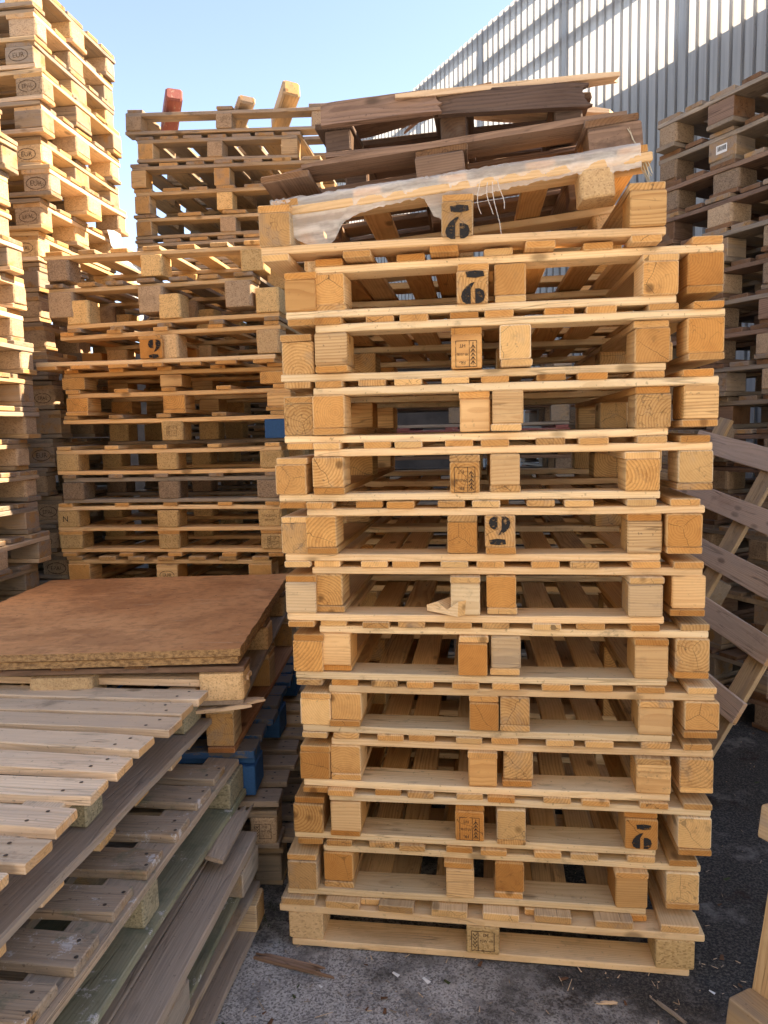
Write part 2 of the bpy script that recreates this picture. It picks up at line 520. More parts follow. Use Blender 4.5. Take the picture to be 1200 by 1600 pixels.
def make_marks():
    d = {}
    g = Geo().rect(0.054, 0.066, 0.0014).line(-0.008, -0.033, -0.008, 0.033, 0.0014)
    g.add(text_geo('FR-', 0.0125), 0.010, 0.022)
    g.add(text_geo('MP-03186', 0.0078), 0.0095, 0.001, 0, 0.92, 1.3)
    g.add(text_geo('HT', 0.0125), 0.010, -0.021)
    for k in range(5):                                  # the ear of wheat
        yy = -0.022 + 0.010 * k
        g.line(-0.0175, yy, -0.0115, yy + 0.009, 0.0018).line(-0.0175, yy, -0.0235, yy + 0.009, 0.0018)
    g.line(-0.0175, -0.029, -0.0175, 0.029, 0.0014)
    d['stamp'] = g.mesh('stamp', INK)
    g = Geo().rect(0.056, 0.052, 0.0018).line(-0.012, -0.026, -0.012, 0.026, 0.0016)
    g.add(text_geo('DE', 0.0125), 0.008, 0.016).add(text_geo('NW 49', 0.0105), 0.0085, 0.0).add(text_geo('HT', 0.0125), 0.008, -0.015)
    for k in range(4):
        yy = -0.018 + 0.010 * k
        g.line(-0.0195, yy, -0.0245, yy + 0.008, 0.0018).line(-0.0195, yy, -0.0145, yy + 0.008, 0.0018)
    d['boxed'] = g.mesh('stamp', BRAND)
    for w in ('EUR', 'EPAL'):
        g = Geo().oval(0.047, 0.027, 0.0032).add(text_geo(w, 0.032 if w == 'EUR' else 0.027), 0, -0.001)
        d[w] = g.mesh('brand_mark', BRAND)
    d['N'] = Geo().add(text_geo('N', 0.045)).mesh('letter_mark', INK)
    d['PACK'] = Geo().add(text_geo('PACKING', 0.017), 0, 0.010).add(text_geo('SERVICE', 0.013), 0, -0.010).mesh('letter_mark', BRAND)
    d['SE'] = Geo().add(text_geo('SE', 0.03)).mesh('letter_mark', INK)
    # stencilled six: a bar over two half-moons, the left one with a rising tail
    g = Geo()
    left = [(-0.004, -0.031), (-0.004, -0.002), (0.004, 0.012), (-0.004, 0.010), (-0.014, 0.003), (-0.021, -0.006), (-0.024, -0.016), (-0.021, -0.026), (-0.013, -0.031)]
    right = [(0.005, -0.031), (0.014, -0.031), (0.022, -0.026), (0.025, -0.016), (0.022, -0.006), (0.014, -0.001), (0.005, -0.001)]
    bar = [(-0.012, 0.022), (0.006, 0.020), (0.024, 0.023), (0.022, 0.033), (0.004, 0.035), (-0.014, 0.033)]
    g.poly(left).poly(right).poly(bar)
    d['six'] = g.mesh('stencil_digit', INK)
    g = Geo().rect(0.062, 0.040, 0.0006)
    g.F = []
    g.V = []
    g.poly([(-0.031, -0.02), (0.031, -0.02), (0.031, 0.02), (-0.031, 0.02)])
    nface = len(g.F)
    rnd = random.Random(3)
    x = -0.024
    while x < 0.024:
        w = rnd.choice((0.0012, 0.002, 0.003))
        o = len(g.V)
        g.V += [(x, -0.008, 0.0005), (x + w, -0.008, 0.0005), (x + w, 0.014, 0.0005), (x, 0.014, 0.0005)]
        g.F.append((o, o + 1, o + 2, o + 3))
        x += w + rnd.choice((0.0012, 0.002))
    d['sticker'] = mesh('sticker', g.V, g.F, [STICK, INK], [0] * nface + [1] * (len(g.F) - nface))
    return d


MARKS = make_marks()
FACES = {'-v': (Vector((1, 0, 0)), Vector((0, -1, 0))), '+v': (Vector((-1, 0, 0)), Vector((0, 1, 0))),
         '+u': (Vector((0, 1, 0)), Vector((1, 0, 0))), '-u': (Vector((0, -1, 0)), Vector((-1, 0, 0)))}


def local(o):
    return Matrix.LocRotScale(o.location, o.rotation_euler.to_quaternion(), (1, 1, 1))


def put_mark(block, dims, kind, face, rot=0.0, dx=0.0, dz=0.0, scale=1.0):
    right, nrm = FACES[face]
    up = Vector((0, 0, 1))
    half = dims[0] / 2 if face[1] == 'u' else dims[1] / 2
    pos = Vector(block.location) + nrm * (half + 0.0022) + right * dx + up * dz
    q = math.cos(rot), math.sin(rot)
    r2 = right * q[0] + up * q[1]
    u2 = -right * q[1] + up * q[0]
    Mx = Matrix((r2 * scale, u2 * scale, nrm)).transposed().to_4x4()
    Mx.translation = pos
    name = {'stamp': 'stamp', 'boxed': 'stamp', 'EUR': 'brand_mark', 'EPAL': 'brand_mark', 'six': 'stencil_digit', 'sticker': 'sticker'}.get(kind, 'letter_mark')
    o = link(name, MARKS[kind], block)
    o.matrix_local = local(block).inverted() @ Mx
    return o


# ---------------------------------------------------------------- a pallet
def pallet(label, group, c, rz=0.0, W=1.0, D=1.2, td=0.018, tc=0.020, bh=0.088, tb=0.018, decks=(0.04, 0.25, 0.47, 0.71, 0.96),
           dw=0.072, cw=0.095, bw=0.085, bd=0.11, mw=0.078, base='v', flip=False, rx=0.0, ry=0.0, mats=None, marks=None,
           skip=(), nails=False, chips=False, jit=0.004, own=None, over=0.0, cat='pallet', name='wooden_pallet', dj=0.0, rough=1.0, deckw=None):
    """u runs along the cross boards (local X), v along the deck boards (local Y); c is the centre of its footprint."""
    m = dict(deck=FRESH, cross=FRESH, block=BLK, base=FRESH)
    if mats:
        m.update(mats)
    own = own or {}
    root = link(name, None)
    root.empty_display_size = 0.2
    tag(root, label, cat, group)
    root.location = c
    root.rotation_euler = (rx, ry, rz)
    tbb = tb if base else 0.0
    H = tbb + bh + tc + td
    rnd = random.Random(hash((round(c[0] * 1000), round(c[1] * 1000), round(c[2] * 1000))))
    pick = lambda q: rnd.choice(q) if isinstance(q, (list, tuple)) else q
    zz = lambda z: (H - z) if flip else z
    us = [-W / 2 + bw / 2, rnd.uniform(-1, 1) * 0.012, W / 2 - bw / 2]
    vs = [-D / 2 + bd / 2, rnd.uniform(-1, 1) * 0.01, D / 2 - bd / 2]
    pos = (lambda k: k)
    dk = list(decks)
    for i, f in enumerate(dk):
        if ('deck', i) in skip:
            continue
        w = (deckw[i] if deckw else dw)
        L = D + 2 * over + rnd.uniform(-1, 1) * dj
        nl = ()
        if nails:
            nl = tuple((sx * (L / 2 - 0.03 - over * 0.6 + q), sy * w * 0.24) for sx in (-1, 1) for sy, q in ((-1, 0.012), (1, -0.008)))
        me = board_mesh(L, w, td, own.get(('deck', i)) or pick(m['deck']), rnd.randrange(3), rough, nl)
        o = link('deck_board', me, root)
        o.location = (-W / 2 + f * W + rnd.uniform(-1, 1) * jit, rnd.uniform(-1, 1) * jit, zz(tbb + bh + tc + td / 2))
        o.rotation_euler = (math.pi if flip else 0, 0, math.pi / 2 + rnd.uniform(-1, 1) * jit * 1.2 + rnd.choice((0, math.pi)))
    for j, v in enumerate(vs):
        if ('cross', j) in skip:
            continue
        me = board_mesh(W + rnd.uniform(-1, 1) * jit, cw, tc, own.get(('cross', j)) or pick(m['cross']), rnd.randrange(3), rough)
        o = link('cross_board', me, root)
        o.location = (rnd.uniform(-1, 1) * jit, v, zz(tbb + bh + tc / 2))
        o.rotation_euler = (0, 0, rnd.uniform(-1, 1) * jit + rnd.choice((0, math.pi)))
    for i, u in enumerate(us):
        for j, v in enumerate(vs):
            if ('block', i, j) in skip:
                continue
            w = bw if i != 1 else mw
            mat = own.get(('block', i, j)) or pick(m['block'])
            h = bh - 0.0006
            if chips and mat.name.startswith('pressed'):
                me = rounded_block_mesh(w, bd, h, mat, rnd.randrange(4))
                rot = rnd.choice((0, math.pi))
            elif rnd.random() < 0.62:
                me = board_mesh(bd, w, h, mat, rnd.randrange(3), rough, bev=0.0035)
                rot = math.pi / 2 * rnd.choice((1, -1))
            else:
                me = board_mesh(w, bd, h, mat, rnd.randrange(3), rough, bev=0.0035)
                rot = rnd.choice((0, math.pi))
            o = link('block', me, root)
            o.location = (u + rnd.uniform(-1, 1) * jit, v + rnd.uniform(-1, 1) * jit * 1.3, zz(tbb + bh / 2))
            o.rotation_euler = (0, 0, rot + rnd.uniform(-1, 1) * jit * 4)
            if marks and (i, j) in marks:
                for mk in marks[(i, j)]:
                    put_mark(o, (w, bd), *mk)
    if base:
        rows = us if base == 'v' else vs
        for i, q in enumerate(rows):
            if ('base', i) in skip:
                continue
            L = D if base == 'v' else W
            w = (bw if i != 1 else mw) if base == 'v' else bd * 0.95
            me = board_mesh(L + rnd.uniform(-1, 1) * jit, w, tb, own.get(('base', i)) or pick(m['base']), rnd.randrange(3), rough)
            o = link('base_board', me, root)
            o.location = (q, rnd.uniform(-1, 1) * jit, zz(tb / 2)) if base == 'v' else (rnd.uniform(-1, 1) * jit, q, zz(tb / 2))
            o.rotation_euler = (0, 0, (math.pi / 2 if base == 'v' else 0) + rnd.choice((0, math.pi)))
    root['h'] = H
    return root


ORD = ['topmost', 'second', 'third', 'fourth', 'fifth', 'sixth', 'seventh', 'eighth', 'ninth', 'tenth', 'eleventh', 'twelfth', 'thirteenth', 'fourteenth', 'fifteenth',
       'sixteenth', 'seventeenth', 'eighteenth', 'nineteenth', 'twentieth', 'twenty-first', 'twenty-second', 'twenty-third', 'twenty-fourth', 'twenty-fifth', 'twenty-sixth', 'twenty-seventh', 'twenty-eighth', 'twenty-ninth']


def nth(k):
    return ORD[k] if k == 0 else ORD[k] + ' from the top'


# ---------------------------------------------------------------- ground
def ground():
    t = NT('yard_concrete')
    tc = t.n('TexCoord')
    P = tc.outputs['Object']
    big = t.noise(P, 1.1, 6, 0.62)
    mid = t.noise(P, 5.5, 8, 0.72)
    fine = t.noise(P, 130, 4, 0.7)
    grit = t.n('TexVoronoi')
    grit.inputs['Scale'].default_value = 210
    t.set(grit.inputs['Vector'], P)
    sep = t.n('SeparateColor')
    t.set(sep.inputs[0], grit.outputs['Color'])
    # bare concrete to the left of the pile, black muck to the right of it
    sx = t.n('SeparateXYZ')
    t.set(sx.inputs[0], P)
    lean = t.math('SUBTRACT', t.math('MULTIPLY', t.step(sx.outputs[0], -0.25, 0.6), 0.19), t.math('MULTIPLY', t.step(sx.outputs[1], 1.3, 0.6), 0.4))  # ground nearest the camera kept pale to bounce sunlight at the piles
    back = t.math('MULTIPLY', t.step(sx.outputs[1], 1.72, 2.0), 0.12)
    q = t.math('ADD', t.math('ADD', t.math('MULTIPLY', big, 0.45), t.math('MULTIPLY', mid, 0.55)), t.math('ADD', lean, back))
    muck = t.step(t.math('ADD', q, t.math('MULTIPLY', t.math('SUBTRACT', fine, 0.5), 0.30)), 0.54, 0.68)
    conc = t.mix(t.step(fine, 0.36, 0.62), (0.29, 0.272, 0.258), (0.52, 0.50, 0.478))
    conc = t.mix(t.math('MULTIPLY', t.step(sep.outputs[0], 0.66, 0.78), 0.75), conc, (0.12, 0.112, 0.108))
    conc = t.mix(t.math('MULTIPLY', t.step(t.noise(P, 7.0, 7, 0.7), 0.48, 0.66), 0.6), conc, (0.13, 0.12, 0.113))
    conc = t.mix(t.math('MULTIPLY', t.step(t.noise(P, 2.6, 6, 0.65), 0.58, 0.70), 0.5), conc, (0.62, 0.60, 0.575))
    soil = t.mix(t.step(fine, 0.40, 0.7), (0.026, 0.0235, 0.022), (0.12, 0.108, 0.098))
    soil = t.mix(t.step(t.noise(P, 3.2, 6, 0.7), 0.56, 0.66), soil, (0.034, 0.018, 0.013))
    soil = t.mix(t.math('MULTIPLY', t.step(t.noise(P, 4.2, 7, 0.7), 0.53, 0.66), 0.6), soil, (0.24, 0.225, 0.21))
    soil = t.mix(t.math('MULTIPLY', t.step(t.noise(P, 240, 2, 0.5), 0.66, 0.74), 0.6), soil, (0.24, 0.21, 0.18))
    c = t.mix(muck, conc, soil)
    t.set(t.bsdf.inputs['Base Color'], c)
    t.set(t.bsdf.inputs['Roughness'], t.math('ADD', 0.62, t.math('MULTIPLY', mid, 0.4)))
    t.bump(t.math('ADD', t.math('MULTIPLY', fine, 1.0), t.math('MULTIPLY', muck, 0.8)), 0.7, 0.006)
    n = 60
    V, F = [], []
    xs = [-800, -100, -12] + [-6 + 12 * i / n for i in range(n + 1)] + [12, 100, 800]
    ys = [-800, -100, -8] + [-4 + 12 * i / n for i in range(n + 1)] + [14, 100, 800]
    rnd = random.Random(2)
    for y in ys:
        for x in xs:
            V.append((x, y, rnd.uniform(-0.003, 0) if abs(x) < 7 and abs(y) < 9 else -0.002))
    w = len(xs)
    for j in range(len(ys) - 1):
        for i in range(w - 1):
            F.append((j * w + i, j * w + i + 1, (j + 1) * w + i + 1, (j + 1) * w + i))
    tag(link('ground', mesh('ground', V, F, [t.m], smooth=True)), kind='structure')


ground()

# ---------------------------------------------------------------- tall slatted wall on the right
WB = Vector((2.378, 4.766, 0))
WD = Vector((-0.559, 0.829, 0)).normalized()
WN = Vector((WD.y, -WD.x, 0))            # away from the yard


def wbox(V, F, t0, t1, n0, n1, z0, z1):
    o = len(V)
    for (t_, n_) in ((t0, n0), (t1, n0), (t1, n1), (t0, n1)):
        p = WB + WD * t_ + WN * n_
        V += [(p.x, p.y, z0), (p.x, p.y, z1)]
    F += [(o, o + 1, o + 3, o + 2), (o + 2, o + 3, o + 5, o + 4), (o + 4, o + 5, o + 7, o + 6), (o + 6, o + 7, o + 1, o), (o + 1, o + 7, o + 5, o + 3), (o, o + 2, o + 4, o + 6)]


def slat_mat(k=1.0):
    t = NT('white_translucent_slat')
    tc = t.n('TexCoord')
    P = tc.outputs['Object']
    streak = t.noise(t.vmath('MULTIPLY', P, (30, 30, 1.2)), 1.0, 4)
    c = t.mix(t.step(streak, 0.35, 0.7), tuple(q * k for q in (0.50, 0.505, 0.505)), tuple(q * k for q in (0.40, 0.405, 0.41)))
    c = t.mix(t.step(t.noise(P, 45, 3, 0.7), 0.68, 0.74), c, (0.30, 0.29, 0.28))
    t.set(t.bsdf.inputs['Base Color'], c)
    t.bsdf.inputs['Roughness'].default_value = 0.55
    tr = t.n('BsdfTranslucent')
    t.set(tr.inputs['Color'], c)
    mx = t.n('MixShader')
    mx.inputs[0].default_value = 0.5
    t.t.links.new(t.bsdf.outputs[0], mx.inputs[1])
    t.t.links.new(tr.outputs[0], mx.inputs[2])
    t.t.links.new(mx.outputs[0], t.t.nodes['Material Output'].inputs[0])
    return t.m


def wall():
    root = link('slatted_wall', None)
    tag(root, 'tall pale wall of narrow upright slats, its upper part glowing in the sun', 'wall')
    root.location = (0, 0, 0)
    sm = slat_mat()
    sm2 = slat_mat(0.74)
    steel = plain('galvanised_steel', (0.22, 0.25, 0.29), 0.5, 0.3, 0.3, 8)
    rnd = random.Random(11)
    TOP, T0, T1 = 5.62, -2.15, 9.0
    def sheet(name, mat, ta, tb, z0, z1):
        # one folded sheet: proud flats and recessed strips
        V, F = [], []
        t = ta
        pts = []
        while t < tb:
            w = 0.067 + rnd.uniform(-0.004, 0.003)
            pts += [(t, 0.026), (t + 0.001, 0.0), (t + w, 0.0), (t + w + 0.001, 0.026)]
            t += 0.095
        for i, (t_, n_) in enumerate(pts):
            p = WB + WD * t_ + WN * n_
            V += [(p.x, p.y, z0), (p.x, p.y, z1 + (rnd.uniform(-0.012, 0.012) if i % 4 == 1 else 0))]
            if i:
                F.append((2 * i - 2, 2 * i, 2 * i + 1, 2 * i - 1))
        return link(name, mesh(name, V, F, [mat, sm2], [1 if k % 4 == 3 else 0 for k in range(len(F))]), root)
    sheet('slat_cladding', sm, -1.2, T1, 0.02, TOP)
    sheet('slat_cladding', sm, T0, -1.21, 0.02, 5.0)  # unseen near stretch, cut lower so sun reaches the pile top
    for z, h in ((0.9, 0.07), (2.4, 0.07), (3.98, 0.05), (4.90, 0.075), (5.22, 0.09), (5.53, 0.085)):
        V, F = [], []
        wbox(V, F, T0 if z < 4.8 else -1.2, T1, 0.034, 0.085, z, z + h)
        link('rail', mesh('rail', V, F, [steel]), root)
    t = 2.84 - 1.33 * 3
    while t < T1:
        V, F = [], []
        wbox(V, F, t, t + 0.10, 0.088, 0.19, 0.0, TOP - 0.06 if t > -1.2 else 4.85)
        link('post', mesh('post', V, F, [steel]), root)
        t += 1.33
    # the taller blind gable added out of view to shade the left foreground
    V, F = [], []
    wbox(V, F, -3.7, T0 - 0.01, 0.0, 0.45, 0.0, 6.9)
    g = link('sunshade_wall', mesh('sunshade', V, F, [plain('pale_render', (0.45, 0.45, 0.44), 0.9, 0, 0.2, 2)]))
    tag(g, 'tall plain rendered gable wall added beyond the slats to keep sun off the foreground', 'wall')
    # masonry added unseen behind the slats to block sun from their lower part
    V, F = [], []
    wbox(V, F, T0, T1 - 0.3, 0.21, 0.45, 0.0, 4.40)
    b = link('shade_backing_wall', mesh('shade_backing', V, F, [plain('grey_render', (0.30, 0.31, 0.32), 0.9, 0, 0.3, 3)]))
    tag(b, 'plain grey rendered wall added behind the slats to keep sun off their lower part', 'wall')


wall()

# ================================================================= the front pine pile
STRAW = wood('pine_straw', (0.80, 0.61, 0.385), (0.60, 0.40, 0.215), (0.98, 0.93, 0.86), stain=0.55, grey=0.12, greycol=(0.42, 0.34, 0.26))
DUSTY = wood('pine_dusty', (0.64, 0.43, 0.23), (0.36, 0.19, 0.08), (0.95, 0.88, 0.80), stain=0.75, grey=0.3, greycol=(0.34, 0.26, 0.19), ring=0.008, endc=(1.0, 0.88, 0.70), contrast=1.0)
PINE = dict(deck=[FRESH, FRESH, PALE, AMBER, DUSTY], cross=[PALE, STRAW, STRAW], block=[BLK, BLK, DUSTY, DUSTY, STRAW, FRESH, FRESH, AMBER], base=[FRESH, AMBER, PALE, DUSTY])
G_MAIN = 'nested pine pallets of the front pile'
YF = 1.955
ZA = [1.770, 1.606, 1.442, 1.282, 1.119, 0.954, 0.787, 0.631, 0.472, 0.308, 0.144]
XA = [-0.518, -0.538, -0.533, -0.553, -0.551, -0.544, -0.525, -0.511, -0.514, -0.541, -0.569]
XB = [None, -0.436, -0.449, -0.457, -0.476, -0.464, -0.452, -0.430, -0.434, -0.439, -0.461]
GAPS = ZA
rndm = random.Random(5)


def main_pile():
    # the light, chip-blocked pallet that carries the pile
    b = pallet('pale pallet with pressed chip blocks lying on the ground under the whole pine pile', G_MAIN, (-0.002, 1.925 + 0.55, 0.0), W=1.165, D=1.1,
               td=0.021, tc=0.021, bh=0.082, tb=0.020, decks=(0.05, 0.16, 0.29, 0.42, 0.54, 0.66, 0.80, 0.945), dw=0.098, bw=0.10, bd=0.10, mw=0.09, base='u', rz=-0.012,
               mats=dict(deck=[PALE, TAN], cross=PALE, block=CHIP, base=[PALE]), marks={(1, 0): [('boxed', '-v', 0.0, 0, 0, 1.1)]}, jit=0.003, own={('block', 0, 0): CHIP_PALE})
    for ch in b.children:                          # its feet stand in from the deck
        if ch.name.startswith('block') or ch.name.startswith('base_board'):
            ch.location.x *= 0.95
        if ch.name.startswith('base_board'):
            ch.scale.x = 0.94
    n = len(ZA)
    for k in range(n):
        za, xa = ZA[k], XA[k]
        below = ZA[k + 1] if k + 1 < n else None
        gap_above = (ZA[k - 1] - ZA[k]) if k else 0.160
        bh = gap_above - 0.038 - 0.020 - 0.018 - 0.0015
        rz = rndm.uniform(-1, 1) * 0.006
        dy = rndm.uniform(-1, 1) * 0.010
        mk = {}
        if k in (1, 3, 9):
            mk[(1, 0)] = [('stamp', '-v', math.pi, 0, -0.006)]
        if k == 0:
            mk[(1, 0)] = [('six', '-v', 0, 0, -0.004, 1.25)]
        if k == 9:
            mk[(2, 0)] = [('six', '-v', 0, 0, -0.006, 1.05)]
        own = {}
        if k == 7:
            own[('block', 0, 0)] = PALE
        if k == 5:
            own[('block', 2, 0)] = TAN
            own[('block', 0, 0)] = TAN
        if k in (4, 10):
            own[('block', 0, 0)] = TAN
        if k == 8:
            own[('block', 0, 0)] = AMBER
            own[('block', 1, 0)] = AMBER
        if k == 6:
            own[('block', 1, 0)] = AMBER
        tail = {0: ' with a stencilled six', 1: ' with a stamped middle block', 3: ' with a stamped middle block', 5: ' carrying a broken offcut', 9: ' with stamp and stencil'}.get(k, '')
        pallet(f'upturned pine pallet{tail}, {ORD[k + 1]} upturned from the top of front pile', G_MAIN, (xa + 0.5, YF + 0.6 + dy, za - 0.018), rz=rz,
               bh=bh, flip=True, mats=PINE, marks=mk, own=own, W=1.0, ry=0.0)
        # its upright partner, slipped over it
        xb = XB[k]
        if xb is None:
            continue
        mk = {}
        own = {}
        if k == 4:
            mk[(1, 0)] = [('six', '-v', math.pi, 0, 0.004, 1.15)]
        if k == 6:
            own[('block', 1, 0)] = TAN
        tail = {4: ' with a stencilled block'}.get(k, '')
        pallet(f'upright pine pallet{tail}, {ORD[k]} upright from the top of front pile', G_MAIN, (xb + 0.515, YF + 0.6 - dy, za + 0.0205), rz=-rz * 0.7,
               bh=bh, mats=PINE, W=1.03, jit=0.005, marks=mk, own=own)
    # the two that lean a little, and the uppermost upturned one
    p = pallet('upright pine pallet, topmost upright one of the front pile, jutting out at the right', G_MAIN, (0.071, YF + 0.62, 1.7905), rz=0.010, ry=-0.008, W=1.035,
               bh=0.081, mats=PINE, marks={})
    pallet('topmost upturned pine pallet of the front pile, a stencilled six on its middle block', G_MAIN, (-0.072, YF + 0.585, 1.916), rz=0.012, W=1.02, ry=0.0,
           bh=0.086, tb=0.018, flip=True, mats=PINE, marks={(1, 0): [('six', '-v', 0.0, 0, -0.012, 1.25)]}, own={('block', 0, 0): TAN, ('block', 1, 0): TAN})


main_pile()


# ---------------------------------------------------------------- wrapped pallet and the dark ones above
TILT = -0.086
w1 = pallet('pale pine pallet with torn plastic film over its front board, tilted near the top', 'odd pallets thrown on top of the front pile', (-0.065, 1.965 + 0.5, 2.005), rz=0.01, ry=TILT, W=0.98, D=1.0,
            base=None, bh=0.070, td=0.018, tc=0.022, cw=0.10, bw=0.085, bd=0.10, mats=dict(deck=FRESH, cross=PALE, block=CHIP_PALE), chips=True, skip=[('block', 0, 0), ('block', 1, 0)], decks=(0.05, 0.27, 0.5, 0.72, 0.95))
for ch in w1.children:
    if ch.name.startswith('block') and ch.location.x > 0.2 and ch.location.y < -0.2:
        ch.location.x -= 0.095

w2 = pallet('dark brown rain-soaked pallet, tilted and split at one end, above the film-wrapped one', 'odd pallets thrown on top of the front pile', (-0.095, 1.965 + 0.44, 2.106), rz=math.pi / 2 + 0.015, rx=-0.100, W=0.86, D=0.96,
            base=None, bh=0.064, td=0.016, tc=0.017, dw=0.115, cw=0.13, bw=0.11, bd=0.125, mw=0.10, decks=(0.067, 0.30, 0.52, 0.74, 0.933), mats=dict(deck=[BROWN], cross=BROWN, block=BROWN),
            jit=0.006, rough=2.0, skip=[('block', 0, 2), ('deck', 0)])
bb = link('deck_board', broken_board_mesh(0.94, 0.115, 0.017, BROWN, 4, 0.12), w2)
bb.location = (-0.43 + 0.058, 0.012, 0.064 + 0.017 + 0.008)
bb.rotation_euler = (0, 0, math.pi / 2)

w3 = pallet('nearly black broken pallet lying on top of the front pile', 'odd pallets thrown on top of the front pile', (-0.075, 2.06 + 0.36, 2.225), rz=math.pi / 2 - 0.01, rx=-0.035, W=0.70, D=0.70,
            base='v', bh=0.058, td=0.016, tc=0.016, tb=0.016, dw=0.10, cw=0.10, bw=0.06, bd=0.07, mw=0.06, decks=(0.08, 0.34, 0.62, 0.92), mats=dict(deck=DARK, cross=DARK, block=DARK, base=BROWN),
            jit=0.008, rough=2.5, skip=[('deck', 0)])


def loose(name, label, cat, L, W, T, mat, loc, rot, seed=0, jag=0.0, both=False, group=None, rough=2.0):
    me = broken_board_mesh(L, W, T, mat, seed, jag, both) if jag else board_mesh(L, W, T, mat, seed, rough)
    o = link(name, me)
    o.location = loc
    o.rotation_euler = rot
    return tag(o, label, cat, group)


G_LOOSE = 'loose boards on top of the front pile'
loose('loose_board', 'short brown board standing on its long edge at the end of the topmost dark pallet', 'board', 0.33, 0.062, 0.02, BROWN, (-0.262, 2.062, 2.325), (R_(80), R_(-1.5), 0), 1, 0.02, group=G_LOOSE)
loose('loose_board', 'long near-black board on edge along the front of the topmost dark pallet', 'board', 0.40, 0.062, 0.022, DARK, (0.09, 2.068, 2.322), (R_(84), R_(1.5), 0.02), 2, 0.025, group=G_LOOSE)
loose('loose_board', 'pale sunlit bent board lying flat across the very top of the pile', 'board', 0.60, 0.13, 0.014, FAWN, (0.07, 2.13, 2.364), (R_(3), R_(-2.5), 0.10), 3, 0.10, group=G_LOOSE)
loose('loose_board', 'thin brown board rising to a split point beside the pale sunlit one', 'board', 0.40, 0.10, 0.014, BROWN, (-0.16, 2.20, 2.366), (R_(2), R_(-9), -0.06), 4, 0.10, group=G_LOOSE)
loose('loose_board', 'dark splintered stub sticking up behind the pale sunlit top board', 'board', 0.16, 0.06, 0.018, BROWN, (-0.205, 2.30, 2.40), (R_(70), R_(-38), 0.5), 5, 0.07, both=True, group=G_LOOSE)
loose('loose_board', 'pale warped board end jutting out past the topmost dark pallet', 'board', 0.42, 0.09, 0.016, FAWN, (0.175, 2.27, 2.362), (R_(-4), R_(3.5), 0.25), 6, 0.05, group=G_LOOSE)

# twine hanging at the end of the dark pallet
V, F = [], []
rndt = random.Random(8)
for k in range(7):
    x0, y0, z0 = 0.362 + rndt.uniform(-.004, .004), 1.985 + rndt.uniform(-.01, .01), 2.20
    pts = []
    for i in range(7):
        q = i / 6
        pts.append(Vector((x0 + 0.055 * q + rndt.uniform(-.003, .003), y0, z0 - 0.125 * q + 0.012 * math.sin(3 * q + k))))
    for i in range(6):
        o = len(V)
        for p in (pts[i], pts[i + 1]):
            for a in range(3):
                V.append(p + Vector((0.0016 * math.cos(a * 2.1), 0.0016 * math.sin(a * 2.1), 0)))
        F += [(o + a, o + (a + 1) % 3, o + 3 + (a + 1) % 3, o + 3 + a) for a in range(3)]
tag(link('frayed_strap', mesh('frayed_strap', V, F, [TWINE])), 'pale frayed strap hanging down from the corner of the dark brown pallet', 'strap')


